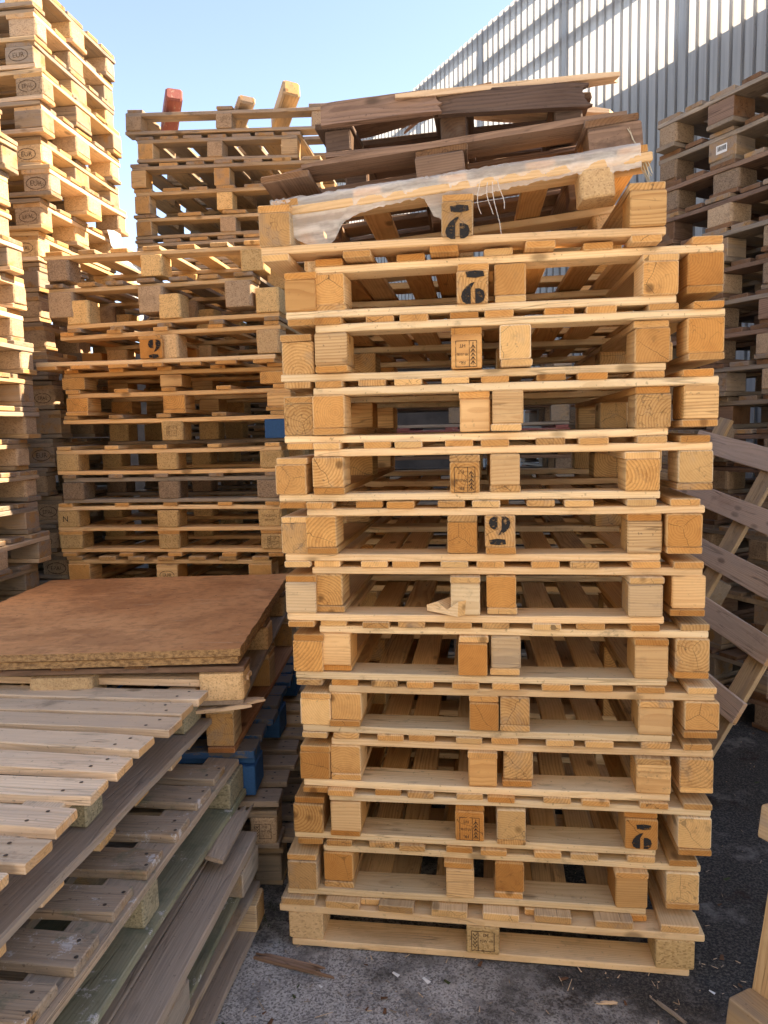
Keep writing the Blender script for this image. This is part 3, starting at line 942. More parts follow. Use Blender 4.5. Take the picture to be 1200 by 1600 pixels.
def film():
    t = NT('plastic_film')
    tc = t.n('TexCoord')
    n = t.noise(t.vmath('MULTIPLY', tc.outputs['Object'], (3, 70, 40)), 1.0, 4, 0.6)
    t.bsdf.inputs['Base Color'].default_value = (0.88, 0.86, 0.83, 1)
    t.bsdf.inputs['Roughness'].default_value = 0.4
    t.bsdf.inputs['Specular IOR Level'].default_value = 0.3
    t.bump(n, 0.6, 0.006)
    tr = t.n('BsdfTransparent')
    mx = t.n('MixShader')
    t.set(mx.inputs[0], t.step(n, 0.35, 0.75, 0.28, 0.66))
    t.t.links.new(tr.outputs[0], mx.inputs[1])
    t.t.links.new(t.bsdf.outputs[0], mx.inputs[2])
    t.t.links.new(mx.outputs[0], t.t.nodes['Material Output'].inputs[0])
    # lower edge along the board: (u, hang)
    edge = [(-0.48, 0.035), (-0.43, 0.10), (-0.36, 0.14), (-0.33, 0.125), (-0.30, 0.085), (-0.25, 0.065), (-0.17, 0.055), (-0.08, 0.05), (-0.06, 0.095), (-0.035, 0.11), (-0.02, 0.07), (0.0, 0.055),
            (0.05, 0.065), (0.10, 0.062), (0.2, 0.055), (0.3, 0.05), (0.38, 0.06), (0.46, 0.055)]
    def hang(u):
        for (a, b), (c, d) in zip(edge, edge[1:]):
            if a <= u <= c:
                return b + (d - b) * (u - a) / (c - a)
        return 0.03
    rnd = random.Random(4)
    V, F = [], []
    nu, nv = 150, 12
    for i in range(nu + 1):
        u = -0.48 + 0.94 * i / nu
        h = hang(u) + rnd.uniform(-1, 1) * 0.0025
        for j in range(nv + 1):
            q = j / nv
            path = q * (0.085 + h)
            wr = 0.0022 * math.sin(u * 23 + 2.5 * math.sin(u * 9) + 3 * q) * q + 0.0012 * math.sin(u * 71 + q * 9) * q + rnd.uniform(-1, 1) * 0.0004
            if path < 0.085:                       # lying on the board
                V.append((u, -0.5 + 0.085 - path - 0.004, 0.1135 + abs(wr) * 0.5))
            else:
                V.append((u, -0.5 - 0.005 - abs(wr) * 2.0 + 0.02 * (path - 0.085) / 0.1, 0.1135 - (path - 0.085)))
    for i in range(nu):
        for j in range(nv):
            a = i * (nv + 1) + j
            F.append((a, a + nv + 1, a + nv + 2, a + 1))
    root = link('plastic_film', None)
    root.location, root.rotation_euler = w1.location, w1.rotation_euler
    tag(root, 'torn clear plastic film draped over the front board of the tilted pale pallet', 'film')
    link('sheet', mesh('film_sheet', V, F, [t.m], smooth=True), root)
    for u, L in ((-0.0 + 0.06, 0.075), (0.085, 0.08), (0.115, 0.07), (0.10, 0.13)):
        V, F = [], []
        for i in range(6):
            q = i / 5
            x = u + 0.006 * math.sin(4 * q + u * 40)
            for a in range(4):
                V.append((x + 0.0012 * math.cos(a * 1.571), -0.503 + 0.0012 * math.sin(a * 1.571), 0.075 - L * q))
        for i in range(5):
            F += [(i * 4 + a, i * 4 + (a + 1) % 4, i * 4 + 4 + (a + 1) % 4, i * 4 + 4 + a) for a in range(4)]
        link('strand', mesh('strand', V, F, [t.m], smooth=True), root)


film()


# broken offcut lying on a front board of the pine pile
def offcut():
    V = [(-0.055, -0.03, 0), (0.05, -0.045, 0), (0.062, 0.02, 0), (-0.05, 0.04, 0),
         (-0.058, -0.028, 0.016), (-0.02, -0.034, 0.030), (0.012, -0.036, 0.012), (0.052, -0.044, 0.040), (0.064, 0.018, 0.038), (0.018, 0.03, 0.014), (-0.015, 0.034, 0.032), (-0.052, 0.042, 0.018)]
    F = [(3, 2, 1, 0), (0, 1, 7, 6, 5, 4), (1, 2, 8, 7), (2, 3, 11, 10, 9, 8), (3, 0, 4, 11), (4, 5, 10, 11), (5, 6, 9, 10), (6, 7, 8, 9)]
    o = link('wood_offcut', mesh('offcut', V, F, [PALE]))
    o.location = (-0.092, 1.985, 0.9765)
    o.rotation_euler = (0, 0, -0.5)
    tag(o, 'broken wedge of pale wood lying on a front board of the pine pile', 'offcut')


offcut()

# ================================================================= pile behind on the left
G_LEFT = 'pallets of the mixed pile behind the rusty board'
MIX = dict(deck=[FRESH, TAN, AMBER], cross=[FRESH, PALE], block=[CHIP, CHIP], base=[FRESH, PALE])
YL = 3.40


def lp(k, label, x0, z, W, h, flip=False, D=1.0, ry=0.0, rz=0.0, dy=0.0, **kw):
    base = kw.get('base', 'v')
    td, tc, tb = 0.018, 0.020, (0.018 if base else 0)
    kw.setdefault('mats', MIX)
    kw.setdefault('chips', True)
    kw.setdefault('bd', 0.12)
    kw.setdefault('bw', 0.115)
    kw.setdefault('mw', 0.11)
    return pallet(label, G_LEFT, (x0 + W / 2, YL + dy + D / 2, z), W=W, D=D, bh=h - td - tc - tb, flip=flip, ry=ry, rz=rz, jit=0.006, **kw)


SEVEN = (0.045, 0.20, 0.35, 0.5, 0.65, 0.80, 0.955)
lp(0, 'pine pallet with bright sunlit gaps between its slats, topmost in the mixed pile', -2.075, 2.222, 1.08, 0.135, base=None, mats=dict(deck=[TAN, FRESH], cross=TAN, block=CHIP), decks=SEVEN, dw=0.085, rz=0.012, own={('block', 0, 0): CHIP_DARK})
lp(1, 'chip-block pallet with closely set deck slats, second in the mixed pile', -2.078, 2.055, 1.03, 0.157, base=None, mats=dict(deck=[TAN, OLD], cross=TAN, block=CHIP_GREY), decks=SEVEN, dw=0.09, ry=-0.012, bw=0.13, bd=0.14, mw=0.125)
lp(2, 'upside-down pallet nested under the second one of the mixed pile', -1.985, 1.985, 1.06, 0.150, flip=True, ry=-0.016, base=None, mats=dict(deck=OLD, cross=FRESH, block=CHIP))
lp(3, 'pine pallet with two pale chip blocks in front, in the mixed pile', -2.0 + 0.38 - 0.4, 1.838, 1.10, 0.148, base=None, ry=-0.012, mats=dict(deck=FRESH, cross=FRESH, block=CHIP_PALE), skip=[('block', 0, 0)], own={('block', 1, 0): CHIP_PALE})
lp(4, 'pine pallet upside-down with a stencilled numeral on its middle block, in the mixed pile', -2.139, 1.800, 1.19, 0.145, flip=True, mats=dict(deck=FRESH, cross=PALE, block=AMBER, base=FRESH), decks=SEVEN, dw=0.10, marks={(1, 0): [('six', '-v', math.pi, 0.02, 0, 1.3)]}, skip=[('block', 0, 0), ('block', 2, 0), ('base', 0), ('base', 2)], dy=-0.03)
lp(5, 'pine pallet under the overhanging upside-down one, in the mixed pile', -2.02, 1.705, 1.10, 0.095 + 0.0, base=None, mats=dict(deck=AMBER, cross=AMBER, block=BLK), chips=False)
lp(6, 'pine pallet with plain sawn blocks and doubled top boards, in the mixed pile', -2.012, 1.580, 1.12, 0.123, mats=dict(deck=FRESH, cross=FRESH, block=BLK, base=FRESH), chips=False)
lp(7, 'pallet with one blue-painted corner block and a missing one, in the mixed pile', -2.04, 1.432, 1.13, 0.147, mats=dict(deck=TAN, cross=FRESH, block=CHIP, base=OLD), skip=[('block', 0, 0), ('base', 0)], own={('block', 2, 0): BLUE}, marks={(1, 0): [('boxed', '-v', 0, 0, 0, 0.9)]}, base='u')
lp(8, 'pine pallet with pale front boards above the dark grey one, in the mixed pile', -2.086, 1.293, 1.15, 0.138, base='u', mats=dict(deck=PALE, cross=PALE, block=CHIP, base=FRESH))
lp(9, 'dark grey weathered pallet sandwiched between pale ones, in the mixed pile', -2.06, 1.152, 1.11, 0.140, base='u', mats=dict(deck=OLD, cross=GREY, block=CHIP_DARK, base=GREY))
lp(10, 'pine pallet with a black letter on its corner block, in the mixed pile', -2.10, 1.014, 1.15, 0.137, base='u', mats=dict(deck=FRESH, cross=PALE, block=CHIP, base=FRESH), marks={(0, 0): [('N', '-v', 0, -0.01, 0, 0.9)], (2, 0): [('PACK', '-v', 0)]}, decks=(0.045, 0.30, 0.52, 0.75, 0.955))
lp(11, 'pallet with large pale chip blocks and an open slatted floor, in the mixed pile', -2.095, 0.886, 1.16, 0.127, flip=True, base='v', mats=dict(deck=FRESH, cross=FRESH, block=CHIP, base=FRESH), bw=0.125, marks={(2, 0): [('boxed', '-v', 0)]}, decks=(0.045, 0.30, 0.52, 0.75, 0.955))
lp(12, 'pine pallet just clearing the far edge of the rusty board, in the mixed pile', -2.065, 0.745, 1.05, 0.140, mats=dict(deck=TAN, cross=FRESH, block=FRESH, base=FRESH), chips=False, decks=SEVEN, dw=0.085, marks={(1, 0): [('EUR', '-v', 0, 0, -0.01, 0.8)]})
for q in range(5):
    lp(13 + q, f'pine pallet low in the mixed pile behind the rusty board, {ORD[q]} below its edge', -2.07 + 0.01 * (q % 3), 0.596 - 0.149 * q, 1.1, 0.147)

# ================================================================= pile at the back
G_BACK = 'pallets of the far back pile'
YB = 4.65
WEA = dict(deck=[TAN, OLD], cross=[TAN, OLD], block=[TAN, CHIP_GREY], base=[OLD])


def bp(label, x0, z, W, h, ry=0.0, flip=False, D=1.0, dy=0.0, **kw):
    base = kw.get('base', None)
    kw.setdefault('mats', WEA)
    kw.setdefault('base', None)
    kw.setdefault('decks', SEVEN)
    kw.setdefault('dw', 0.118)
    td, tc = 0.02, 0.022
    return pallet(label, G_BACK, (x0 + W / 2, YB + dy + D / 2, z), W=W, D=D, td=td, tc=tc, tb=0.02, bh=h - td - tc - (0.02 if kw['base'] else 0), flip=flip, ry=ry, bw=0.10, bd=0.10, mw=0.10, jit=0.006, **kw)


bp('wide weathered pallet at the very top of the far back pile', -2.225, 3.345, 1.30, 0.150, ry=0.045, base='u', decks=(0.05, 0.5, 0.95), dw=0.1, mats=dict(deck=OLD, cross=OLD, block=CHIP_GREY, base=OLD))
bp('narrower pallet under the wide topmost one of the far back pile', -2.155, 3.18, 1.04, 0.155, ry=0.040, base='u')
bp('pallet with dark openings, third from the top of the far back pile', -2.205, 3.03, 1.22, 0.148, ry=0.028, own={('block', 0, 0): FRESH})
bp('pallet with dark openings, fourth from the top of the far back pile', -2.185, 2.88, 1.20, 0.148, ry=0.016, own={('block', 1, 0): CHIP})
bp('pallet with boards seen from below, fifth from the top of the far back pile', -2.19, 2.725, 1.20, 0.150, ry=0.008, base='u', decks=(0.05, 0.3, 0.55, 0.8, 0.95), dw=0.15)
for q in range(18):
    bp(f'pallet low in the far back pile, {ORD[5 + q]} from its top', -2.17 + 0.012 * ((q * 7) % 5 - 2), 2.574 - 0.1514 * q, 1.2, 0.150, base='u')

G_STUB = 'wooden beams sticking up from the far back pile'
for (x, z, L, mat, lab, w, h) in ((-1.965, 3.585, 0.34, RED, 'red-painted worn beam end sticking up on top of the far back pile', 0.10, 0.085), (-1.50, 3.545, 0.34, OLD, 'small reddish stub of wood lying on top of the far back pile', 0.10, 0.05), (-1.215, 3.56, 0.34, TAN, 'pale square beam end sticking up on top of the far back pile', 0.105, 0.10)):
    o = link('beam_end', board_mesh(L, w, h, mat, 1, 3.0, bev=0.012))
    o.location = (x, YB + 0.10 + L / 2 - 0.14, z - 0.045)
    o.rotation_euler = (R_(4), R_(17 if h > 0.06 else 6), math.pi / 2 + R_(30))
    tag(o, lab, 'beam', G_STUB)

# ================================================================= tall sunlit piles on the left edge
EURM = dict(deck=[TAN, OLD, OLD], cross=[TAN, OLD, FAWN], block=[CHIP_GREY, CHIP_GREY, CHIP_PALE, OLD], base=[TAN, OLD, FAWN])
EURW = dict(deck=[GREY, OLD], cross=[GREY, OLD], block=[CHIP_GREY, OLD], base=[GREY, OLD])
FIVE = (0.0905, 0.295, 0.5, 0.705, 0.9095)


def euro(label, group, xr, yc, z, rz=0.0, marks=None, mats=None, ry=0.0, dw5=None, **kw):
    """Euro pallet whose short side (local X) looks at +x in the yard; xr is the x of that side."""
    return pallet(label, group, (xr - 0.6, yc, z), rz=math.pi / 2 + rz, W=0.8, D=1.2, td=0.021, tc=0.021, tb=0.021, bh=0.0805, decks=FIVE, deckw=(0.145, 0.10, 0.145, 0.10, 0.145), cw=0.145, bw=0.10, bd=0.145, mw=0.145,
                  mats=mats or EURM, chips=True, jit=0.006, marks=marks, rx=ry, rough=1.5, **kw)


rp = random.Random(21)
G_P = 'euro pallets of the tall corner pile'
n_p = 25
for k in range(n_p):
    z = k * 0.1475
    top = n_p - 1 - k
    upper = z > 2.62
    x = (-2.10 if upper else -2.185) + rp.uniform(-0.04, 0.03)
    y = 3.93 + rp.uniform(-0.035, 0.03) + (0.0 if upper else 0.02)
    mk = {}
    word = 'EUR' if rp.random() < 0.45 else 'EPAL'
    if rp.random() < 0.72:
        mk[(0, 0)] = [(word, '-u', rp.uniform(-0.06, 0.06), rp.uniform(-0.012, 0.012), rp.uniform(-0.006, 0.006), rp.uniform(0.95, 1.15))]
    # after the quarter turn local -x looks at the camera and local -y at +x
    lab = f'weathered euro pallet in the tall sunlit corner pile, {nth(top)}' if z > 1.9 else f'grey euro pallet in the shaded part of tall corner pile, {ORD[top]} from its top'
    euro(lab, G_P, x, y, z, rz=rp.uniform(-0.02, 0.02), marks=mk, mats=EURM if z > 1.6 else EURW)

G_Q = 'euro pallets of the nearer pile at the left edge'
n_q = 21
for k in range(n_q):
    z = k * 0.1475
    top = n_q - 1 - k
    sh = 0.20 * (1 - z / 2.95)
    x = -2.10 + rp.uniform(-0.045, 0.04)
    y = 2.815 + 0.5 * sh + rp.uniform(-0.03, 0.03)
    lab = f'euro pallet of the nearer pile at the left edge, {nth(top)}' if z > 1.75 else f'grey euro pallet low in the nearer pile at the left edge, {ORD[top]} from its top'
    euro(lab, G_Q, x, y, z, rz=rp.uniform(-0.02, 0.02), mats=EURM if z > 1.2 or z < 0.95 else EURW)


# torn plastic hanging from the corner pile's far end
def hanging_film():
    V, F = [], []
    rnd = random.Random(9)
    nu, nv = 10, 12
    for i in range(nu + 1):
        for j in range(nv + 1):
            u, v = i / nu, j / nv
            V.append((-2.06 + 0.035 * math.sin(7 * u + 3 * v) + 0.06 * v, 4.02 + 0.36 * u + 0.03 * rnd.uniform(-1, 1), 2.62 - (0.52 - 0.22 * u) * v + 0.02 * math.sin(9 * u) - 0.12 * u))
    for i in range(nu):
        for j in range(nv):
            a = i * (nv + 1) + j
            F.append((a, a + nv + 1, a + nv + 2, a + 1))
    t = NT('grey_plastic')
    tc = t.n('TexCoord')
    n = t.noise(tc.outputs['Object'], 9, 5, 0.7)
    t.set(t.bsdf.inputs['Base Color'], t.mix(n, (0.22, 0.25, 0.29), (0.55, 0.58, 0.62)))
    t.bsdf.inputs['Roughness'].default_value = 0.35
    t.bump(n, 0.8, 0.03)
    tag(link('plastic_sheet', mesh('plastic_sheet', V, F, [t.m], smooth=True)), 'torn grey plastic sheet hanging from the far end of the tall corner pile', 'film')


hanging_film()

# ================================================================= weathered pile on the right
G_R = 'weathered pallets of the pile by the slatted wall'
RD = Vector((-0.559, 0.829, 0)).normalized()
RN = Vector((RD.y, -RD.x, 0))
RM = Vector((1.134, 3.927, 0))
rr = random.Random(31)
n_r = 19
RIGHTW = dict(deck=[OLD, BROWN], cross=[GREY, OLD, BROWN], block=[CHIP_DARK, CHIP_GREY, OLD, BROWN], base=[GREY, BROWN])
for k in range(n_r):
    z = k * 0.1605
    top = n_r - 1 - k
    s = (-0.02 if z > 2.2 else 0.0) + rr.uniform(-0.025, 0.025)
    o_ = rr.uniform(-0.03, 0.03) + (0.02 if z < 1.6 else 0)
    c = RM + RD * s + RN * (0.5 + o_)
    ang = math.atan2(-RD.y, -RD.x) + rr.uniform(-0.025, 0.025)   # local X runs towards the near corner
    mk = {}
    if top == 1:
        mk[(1, 0)] = [('sticker', '-v', 0, 0, 0)]
    if 5 <= top <= 14:
        mk[(2, 0)] = [('EPAL' if top % 3 else 'EUR', '+u', 0, 0, 0, 1.0)]
    lab = 'weathered pallet with a white block label, second in the pile by the slatted wall' if top == 1 else f'weathered grey pallet in the pile by the slatted wall, {nth(top)}'
    pallet(lab, G_R, (c.x, c.y, z), rz=ang, W=0.78, D=1.0, td=0.022, tc=0.022, tb=0.022, bh=0.093, decks=FIVE, deckw=(0.135, 0.10, 0.135, 0.10, 0.135), cw=0.14, bw=0.115, bd=0.14, mw=0.15,
           mats=RIGHTW, chips=True, jit=0.007, marks=mk, rough=1.8, over=0.0)

# ================================================================= pallet leaning between the two piles
u = Vector((-0.285, 0.946, 0.155)).normalized()
e1 = Vector((0, 0, 1)) - u * u.z
e1.normalize()
e2 = u.cross(e1)
e2.normalize()
if e2.x < 0:
    e2 = -e2
PHI = R_(25)
v = (e1 * math.cos(PHI) + e2 * math.sin(PHI)).normalized()
nrm = u.cross(v)
if nrm.x > 0:
    nrm = -nrm
lean = link('leaning_pallet', None)
tag(lean, 'grey-brown pallet leaning on its edge against the weathered pile, slats facing the camera', 'pallet')
Mx = Matrix((u, v, nrm)).transposed().to_4x4()
if Mx.determinant() < 0:
    Mx = Matrix((u, v, -nrm)).transposed().to_4x4()
    SG = -1
else:
    SG = 1
Mx.translation = Vector((0.80, 2.93, 0.02))
lean.matrix_world = Mx
GB = wood('leaning_slat', (0.66, 0.48, 0.355), (0.44, 0.30, 0.21), (0.95, 0.9, 0.9), stain=0.3, grey=0.45, greycol=(0.52, 0.40, 0.32))
for i, (pv, w) in enumerate(((0.38, 0.095), (0.64, 0.10), (0.86, 0.10), (1.09, 0.095), (1.34, 0.10))):
    o = link('deck_board', board_mesh(1.12, w, 0.02, GB, i % 3, 1.2), lean)
    o.location = (0.525 + 0.012 * (i % 3), pv, SG * 0.012)
for i, pu in enumerate((0.05, 0.52, 0.98)):
    o = link('cross_board', board_mesh(1.50, 0.095, 0.02, TAN, i, 1.2), lean)
    o.location = (pu, 0.73, SG * -0.009)
    o.rotation_euler = (0, 0, math.pi / 2)
    for pv in (0.06, 0.73, 1.40):
        if i == 0 and pv < 0.5:
            continue
        b = link('block', board_mesh(0.09, 0.1, 0.075, GREY, i, 1.2), lean)
        b.location = (pu, pv, SG * -0.058)

# ================================================================= pallet standing at the right edge
near = pallet('light pine pallet standing on its end at the right, close to the camera', 'pallets standing on edge', (0.0, 0.0, 0.0), W=1.08, D=0.8, mats=dict(deck=FRESH, cross=FRESH, block=[TAN], base=TAN), bh=0.085, base=None, cw=0.12, bd=0.12)
# local X (cross boards) points up, deck side to the right
X_ = Vector((0.115, 0.0, 0.99)).normalized()
Z_ = Vector((0.80, 0.60, 0.0)).normalized()
Z_ = (Z_ - X_ * Z_.dot(X_)).normalized()
Y_ = Z_.cross(X_)
Mn = Matrix((X_, Y_, Z_)).transposed().to_4x4()
Mn.translation = Vector((0.638, 1.785, 0.004)) + X_ * 0.54 + Y_ * 0.40 - Z_ * 0.087
near.matrix_world = Mn

# ================================================================= rusty board and the pile it lies on
G_S = 'pallets under the rusty board'
RS = R_(8.2)


def sp(label, xr, yn, z, W, D, rot=R_(6), **kw):
    """Pile member given by its near right-hand corner (xr, yn)."""
    c, s = math.cos(rot), math.sin(rot)
    cx, cy = -W / 2, D / 2
    return pallet(label, G_S, (xr + c * cx - s * cy, yn + s * cx + c * cy, z), rz=rot, W=W, D=D, jit=0.006, **kw)


def slab():
    t = NT('rusty_board_face')
    tc = t.n('TexCoord')
    P = tc.outputs['Object']
    n1 = t.noise(P, 2.2, 6, 0.65)
    n2 = t.noise(P, 24, 6, 0.7)
    n3 = t.noise(P, 170, 3, 0.6)
    scuff = t.noise(t.vmath('MULTIPLY', P, (5, 22, 22)), 1.0, 6, 0.75)
    c = t.mix(t.step(n1, 0.3, 0.7), (0.50, 0.215, 0.085), (0.68, 0.335, 0.148))
    c = t.mix(t.math('MULTIPLY', t.step(n2, 0.45, 0.7), 0.5), c, (0.24, 0.095, 0.04))
    c = t.mix(t.math('MULTIPLY', t.step(n3, 0.45, 0.75), 0.35), c, (0.46, 0.26, 0.135))
    c = t.mix(t.math('MULTIPLY', t.step(scuff, 0.58, 0.70), 0.6), c, (0.58, 0.39, 0.235))
    wet = t.noise(t.vmath('MULTIPLY', P, (2.0, 3.4, 3.0)), 1.0, 8, 0.7)
    c = t.mix(t.math('MULTIPLY', t.step(wet, 0.50, 0.58), 0.35), c, (0.22, 0.085, 0.036))
    c = t.mix(t.math('MULTIPLY', t.step(wet, 0.42, 0.34), 0.4), c, (0.62, 0.36, 0.19))
    vo = t.n('TexVoronoi')
    vo.inputs['Scale'].default_value = 13
    t.set(vo.inputs['Vector'], P)
    c = t.mix(t.math('MULTIPLY', t.step(vo.outputs['Distance'], 0.07, 0.03), 0.85), c, (0.05, 0.022, 0.012))
    t.set(t.bsdf.inputs['Base Color'], c)
    t.bsdf.inputs['Roughness'].default_value = 0.7
    t.bump(t.math('ADD', n2, t.math('MULTIPLY', n3, 0.4)), 0.35, 0.004)
    edge = NT('rusty_board_edge')
    tc = edge.n('TexCoord')
    e = edge.noise(edge.vmath('MULTIPLY', tc.outputs['Object'], (60, 60, 110)), 1.0, 6, 0.75)
    edge.set(edge.bsdf.inputs['Base Color'], edge.mix(edge.step(e, 0.36, 0.62), (0.20, 0.105, 0.045), (0.50, 0.29, 0.13)))
    edge.bump(e, 0.9, 0.008)
    W, D, nx, ny = 1.10, 1.25, 44, 50
    rnd = random.Random(6)
    root = link('chipboard_sheet', None)
    tag(root, 'large rusty brown board with crumbling edges lying on the low left pile', 'board')
    root.location = (-0.722, 2.065, 0.790)
    root.rotation_euler = (R_(-0.6), R_(-0.2), RS)
    # two sheets, one upon the other
    for name, z0, z1, inset in (('lower_sheet', 0.0, 0.0215, 0.004), ('upper_sheet', 0.0235, 0.046, 0.0)):
        V, F, mi = [], [], []
        for j in range(ny + 1):
            for i in range(nx + 1):
                x = -W + inset + (W - 2 * inset) * i / nx
                y = inset + (D - 2 * inset) * j / ny
                if i in (0, nx):
                    x += rnd.uniform(-1, 1) * 0.0025
                if j in (0, ny):
                    y += rnd.uniform(-1, 1) * 0.0014
                ed = -0.0018 * rnd.random() if (i in (0, nx) or j in (0, ny)) else 0
                V.append((x, y, z1 + ed))
        n = len(V)
        V += [(x, y, z0) for (x, y, z) in V]
        w = nx + 1
        for j in range(ny):
            for i in range(nx):
                a = j * w + i
                F.append((a, a + 1, a + w + 1, a + w))
                mi.append(0)
        F.append((0 + n, ny * w + n, ny * w + nx + n, nx + n))
        mi.append(1)
        for i in range(nx):
            F.append((i, i + n, i + 1 + n, i + 1))
            a = ny * w + i
            F.append((a + 1, a + 1 + n, a + n, a))
            mi += [1, 1]
        for j in range(ny):
            a, b = j * w, (j + 1) * w
            F.append((b, b + n, a + n, a))
            a, b = j * w + nx, (j + 1) * w + nx
            F.append((a, a + n, b + n, b))
            mi += [1, 1]
        link(name, mesh(name, V, F, [t.m, edge.m], mi), root)


slab()
sp('pallet with big rounded chip blocks directly under the rusty board', -0.725, 2.085, 0.653, 1.08, 1.15, RS, td=0.016, tc=0.018, bh=0.084, tb=0.016, bw=0.135, bd=0.13, mw=0.19, chips=True, base='v',
   mats=dict(deck=BROWN, cross=BROWN, block=CHIP_PALE, base=SILVER), decks=(0.3, 0.5, 0.7), marks={(1, 0): [('sticker', '-v', 0, -0.05, -0.015, 1.0)]})
sp('brown pallet with a sawn corner block, second below the rusty board', -0.770, 2.12, 0.486, 1.05, 1.2, R_(5.0), mats=dict(deck=[TAN, SILVER], cross=TAN, block=TAN, base=RUSSET), decks=SEVEN, dw=0.095, bh=0.108, base='v', skip=[('deck', 6)])
sp('blue-painted worn pallet sticking out of the low left pile', -0.712, 2.135, 0.344, 1.05, 1.0, R_(6.0), mats=dict(deck=BLUE_TOP, cross=BLUE, block=BLUE, base=BLUE), base=None, bh=0.095, td=0.024, tc=0.022, chips=True, own={},
   decks=(0.06, 0.5, 0.94), dw=0.105, bw=0.11, bd=0.13)
sp('grey-brown pallet with slats under the blue one, a boxed mark on its chip block', -0.645, 2.13, 0.170, 1.10, 1.2, R_(5.5), rough=1.5, mats=dict(deck=[SILVER, OLD, TAN], cross=OLD, block=CHIP_GREY, base=OLD), base='u', chips=True, bh=0.085, decks=(0.5,), dw=0.1, marks={(2, 0): [('boxed', '-v', 0, 0, 0, 0.9)]})
sp('grey-brown pallet with protruding slats on the ground under the low left pile', -0.655, 2.20, 0.003, 1.12, 1.2, R_(4.5), mats=dict(deck=[SILVER, OLD], cross=OLD, block=GREY, base=OLD), base='u', bh=0.088, decks=(0.5,), dw=0.1)


# their slats run from side to side and end in a row along the gap
def side_slats(p, W, D, n, w, mats, over, t, seed):
    rnd = random.Random(seed)
    for i in range(n):
        L = W + 2 * over + rnd.uniform(-0.02, 0.02)
        nails = tuple((sx * (L / 2 - 0.05), sy * w * 0.25) for sx in (-1, 1) for sy in (-1, 1))
        o = link('deck_board', board_mesh(L, w, t, rnd.choice(mats), rnd.randrange(3), 1.6, nails), p)
        o.location = (rnd.uniform(-0.006, 0.006), -D / 2 + w / 2 + (D - w) * i / (n - 1), p['h'] + t / 2 + 0.0006)
        o.rotation_euler = (0, 0, rnd.uniform(-0.012, 0.012))


for o in [q for q in COL.objects if q.parent is None and q.get('group') == G_S]:
    if o.get('label', '').startswith('blue-painted'):
        for ch in list(o.children):
            if ch.name.startswith('deck_board'):
                bpy.data.objects.remove(ch)
        o['h'] = 0.117
        side_slats(o, 1.03, 0.99, 8, 0.098, [BLUE_TOP], 0.008, 0.024, 3)
    if o.get('label', '').startswith('grey-brown pallet with slats under'):
        side_slats(o, 1.10, 1.2, 10, 0.085, [SILVER, OLD, TAN], 0.012, 0.02, 4)
    if o.get('label', '').startswith('grey-brown pallet with protruding'):
        side_slats(o, 1.12, 1.2, 9, 0.09, [SILVER, OLD], 0.035, 0.02, 5)

# ================================================================= foreground pile at the lower left
G_F = 'weathered pallets of the pile in the left foreground'


def fp(label, xr, yf, z, W, D, rot=0.0, **kw):
    """xr: right-hand side, yf: far side. Cross boards run along the yard (y), slats from side to side (x)."""
    return pallet(label, G_F, (xr - D / 2, yf - W / 2, z), rz=math.pi / 2 + rot, W=W, D=D, jit=0.007, rough=1.8, **kw)


TEN = tuple((0.045 + 0.0955 * i + (0.006 if i % 3 == 1 else 0)) / 1.0 for i in range(10))
a = fp('pallet with many pale closely set slats topping the left foreground pile', -0.875, 2.115, 0.5815, 1.22, 0.95, -0.006, base='u', td=0.0215, tc=0.019, bh=0.078, tb=0.02, decks=TEN, dw=0.081, over=0.058, dj=0.02, nails=True,
       cw=0.09, bd=0.10, bw=0.13, mats=dict(deck=[FAWN], cross=FAWN, block=CHIP_MOSS, base=SILVER))
for ch in a.children:
    if ch.name.startswith('base_board'):
        ch.scale.y = 1.35
        if ch.location.y < -0.2:
            ch.location.y -= 0.02
lb = link('deck_board', broken_board_mesh(1.15, 0.10, 0.021, FAWN, 12, 0.03), a)
lb.location = (0.612, -0.05, a['h'] + 0.006)
lb.rotation_euler = (0.05, 0.02, -math.pi / 2 + 0.055)
fp('pallet with pale slat ends peeping out under the topmost foreground one', -0.955, 2.06, 0.474, 1.20, 0.92, 0.0, flip=False, base=None, td=0.021, tc=0.018, bh=0.066, decks=(0.045, 0.20, 0.36, 0.52, 0.68, 0.84, 0.955), dw=0.075, over=0.105, dj=0.01,
   mats=dict(deck=[TAN, FAWN], cross=OLD, block=[RUSSET, GREY]))
b = fp('dark weathered pallet with white crumbs on its wide slats, in the left foreground pile', -0.752, 2.12, 0.352, 1.24, 1.05, 0.004, base='u', td=0.022, tc=0.02, bh=0.078, tb=0.02, decks=(0.045, 0.165, 0.285, 0.405, 0.525, 0.645, 0.765, 0.885, 0.965)[:8], dw=0.092, nails=True, over=-0.012, dj=0.015,
       cw=0.10, bd=0.105, bw=0.135, mats=dict(deck=[MOSSY], cross=MOSSY, block=CHIP_MOSS, base=GREEN))
for ch in b.children:
    if ch.name.startswith('base_board'):
        ch.scale.y = 1.3
c = pallet('pallet with a broad cracked grey board along its edge, in the left foreground pile', G_F, (-0.672 - 0.5, 2.02 - 0.62, 0.150), rz=0.012, W=1.0, D=1.24, base='v', td=0.027, tc=0.018, bh=0.074, tb=0.02, decks=(0.046, 0.140, 0.5, 0.865, 0.955),
           deckw=(0.09, 0.090, 0.12, 0.085, 0.092), cw=0.12, bw=0.135, bd=0.15, mw=0.12, rough=2.2, jit=0.003, mats=dict(deck=SILVER, cross=GREY, block=GREY, base=GREEN))
for ch in c.children:
    if ch.name.startswith('base_board') and ch.location.x > 0.2:
        ch.location.x -= 0.02
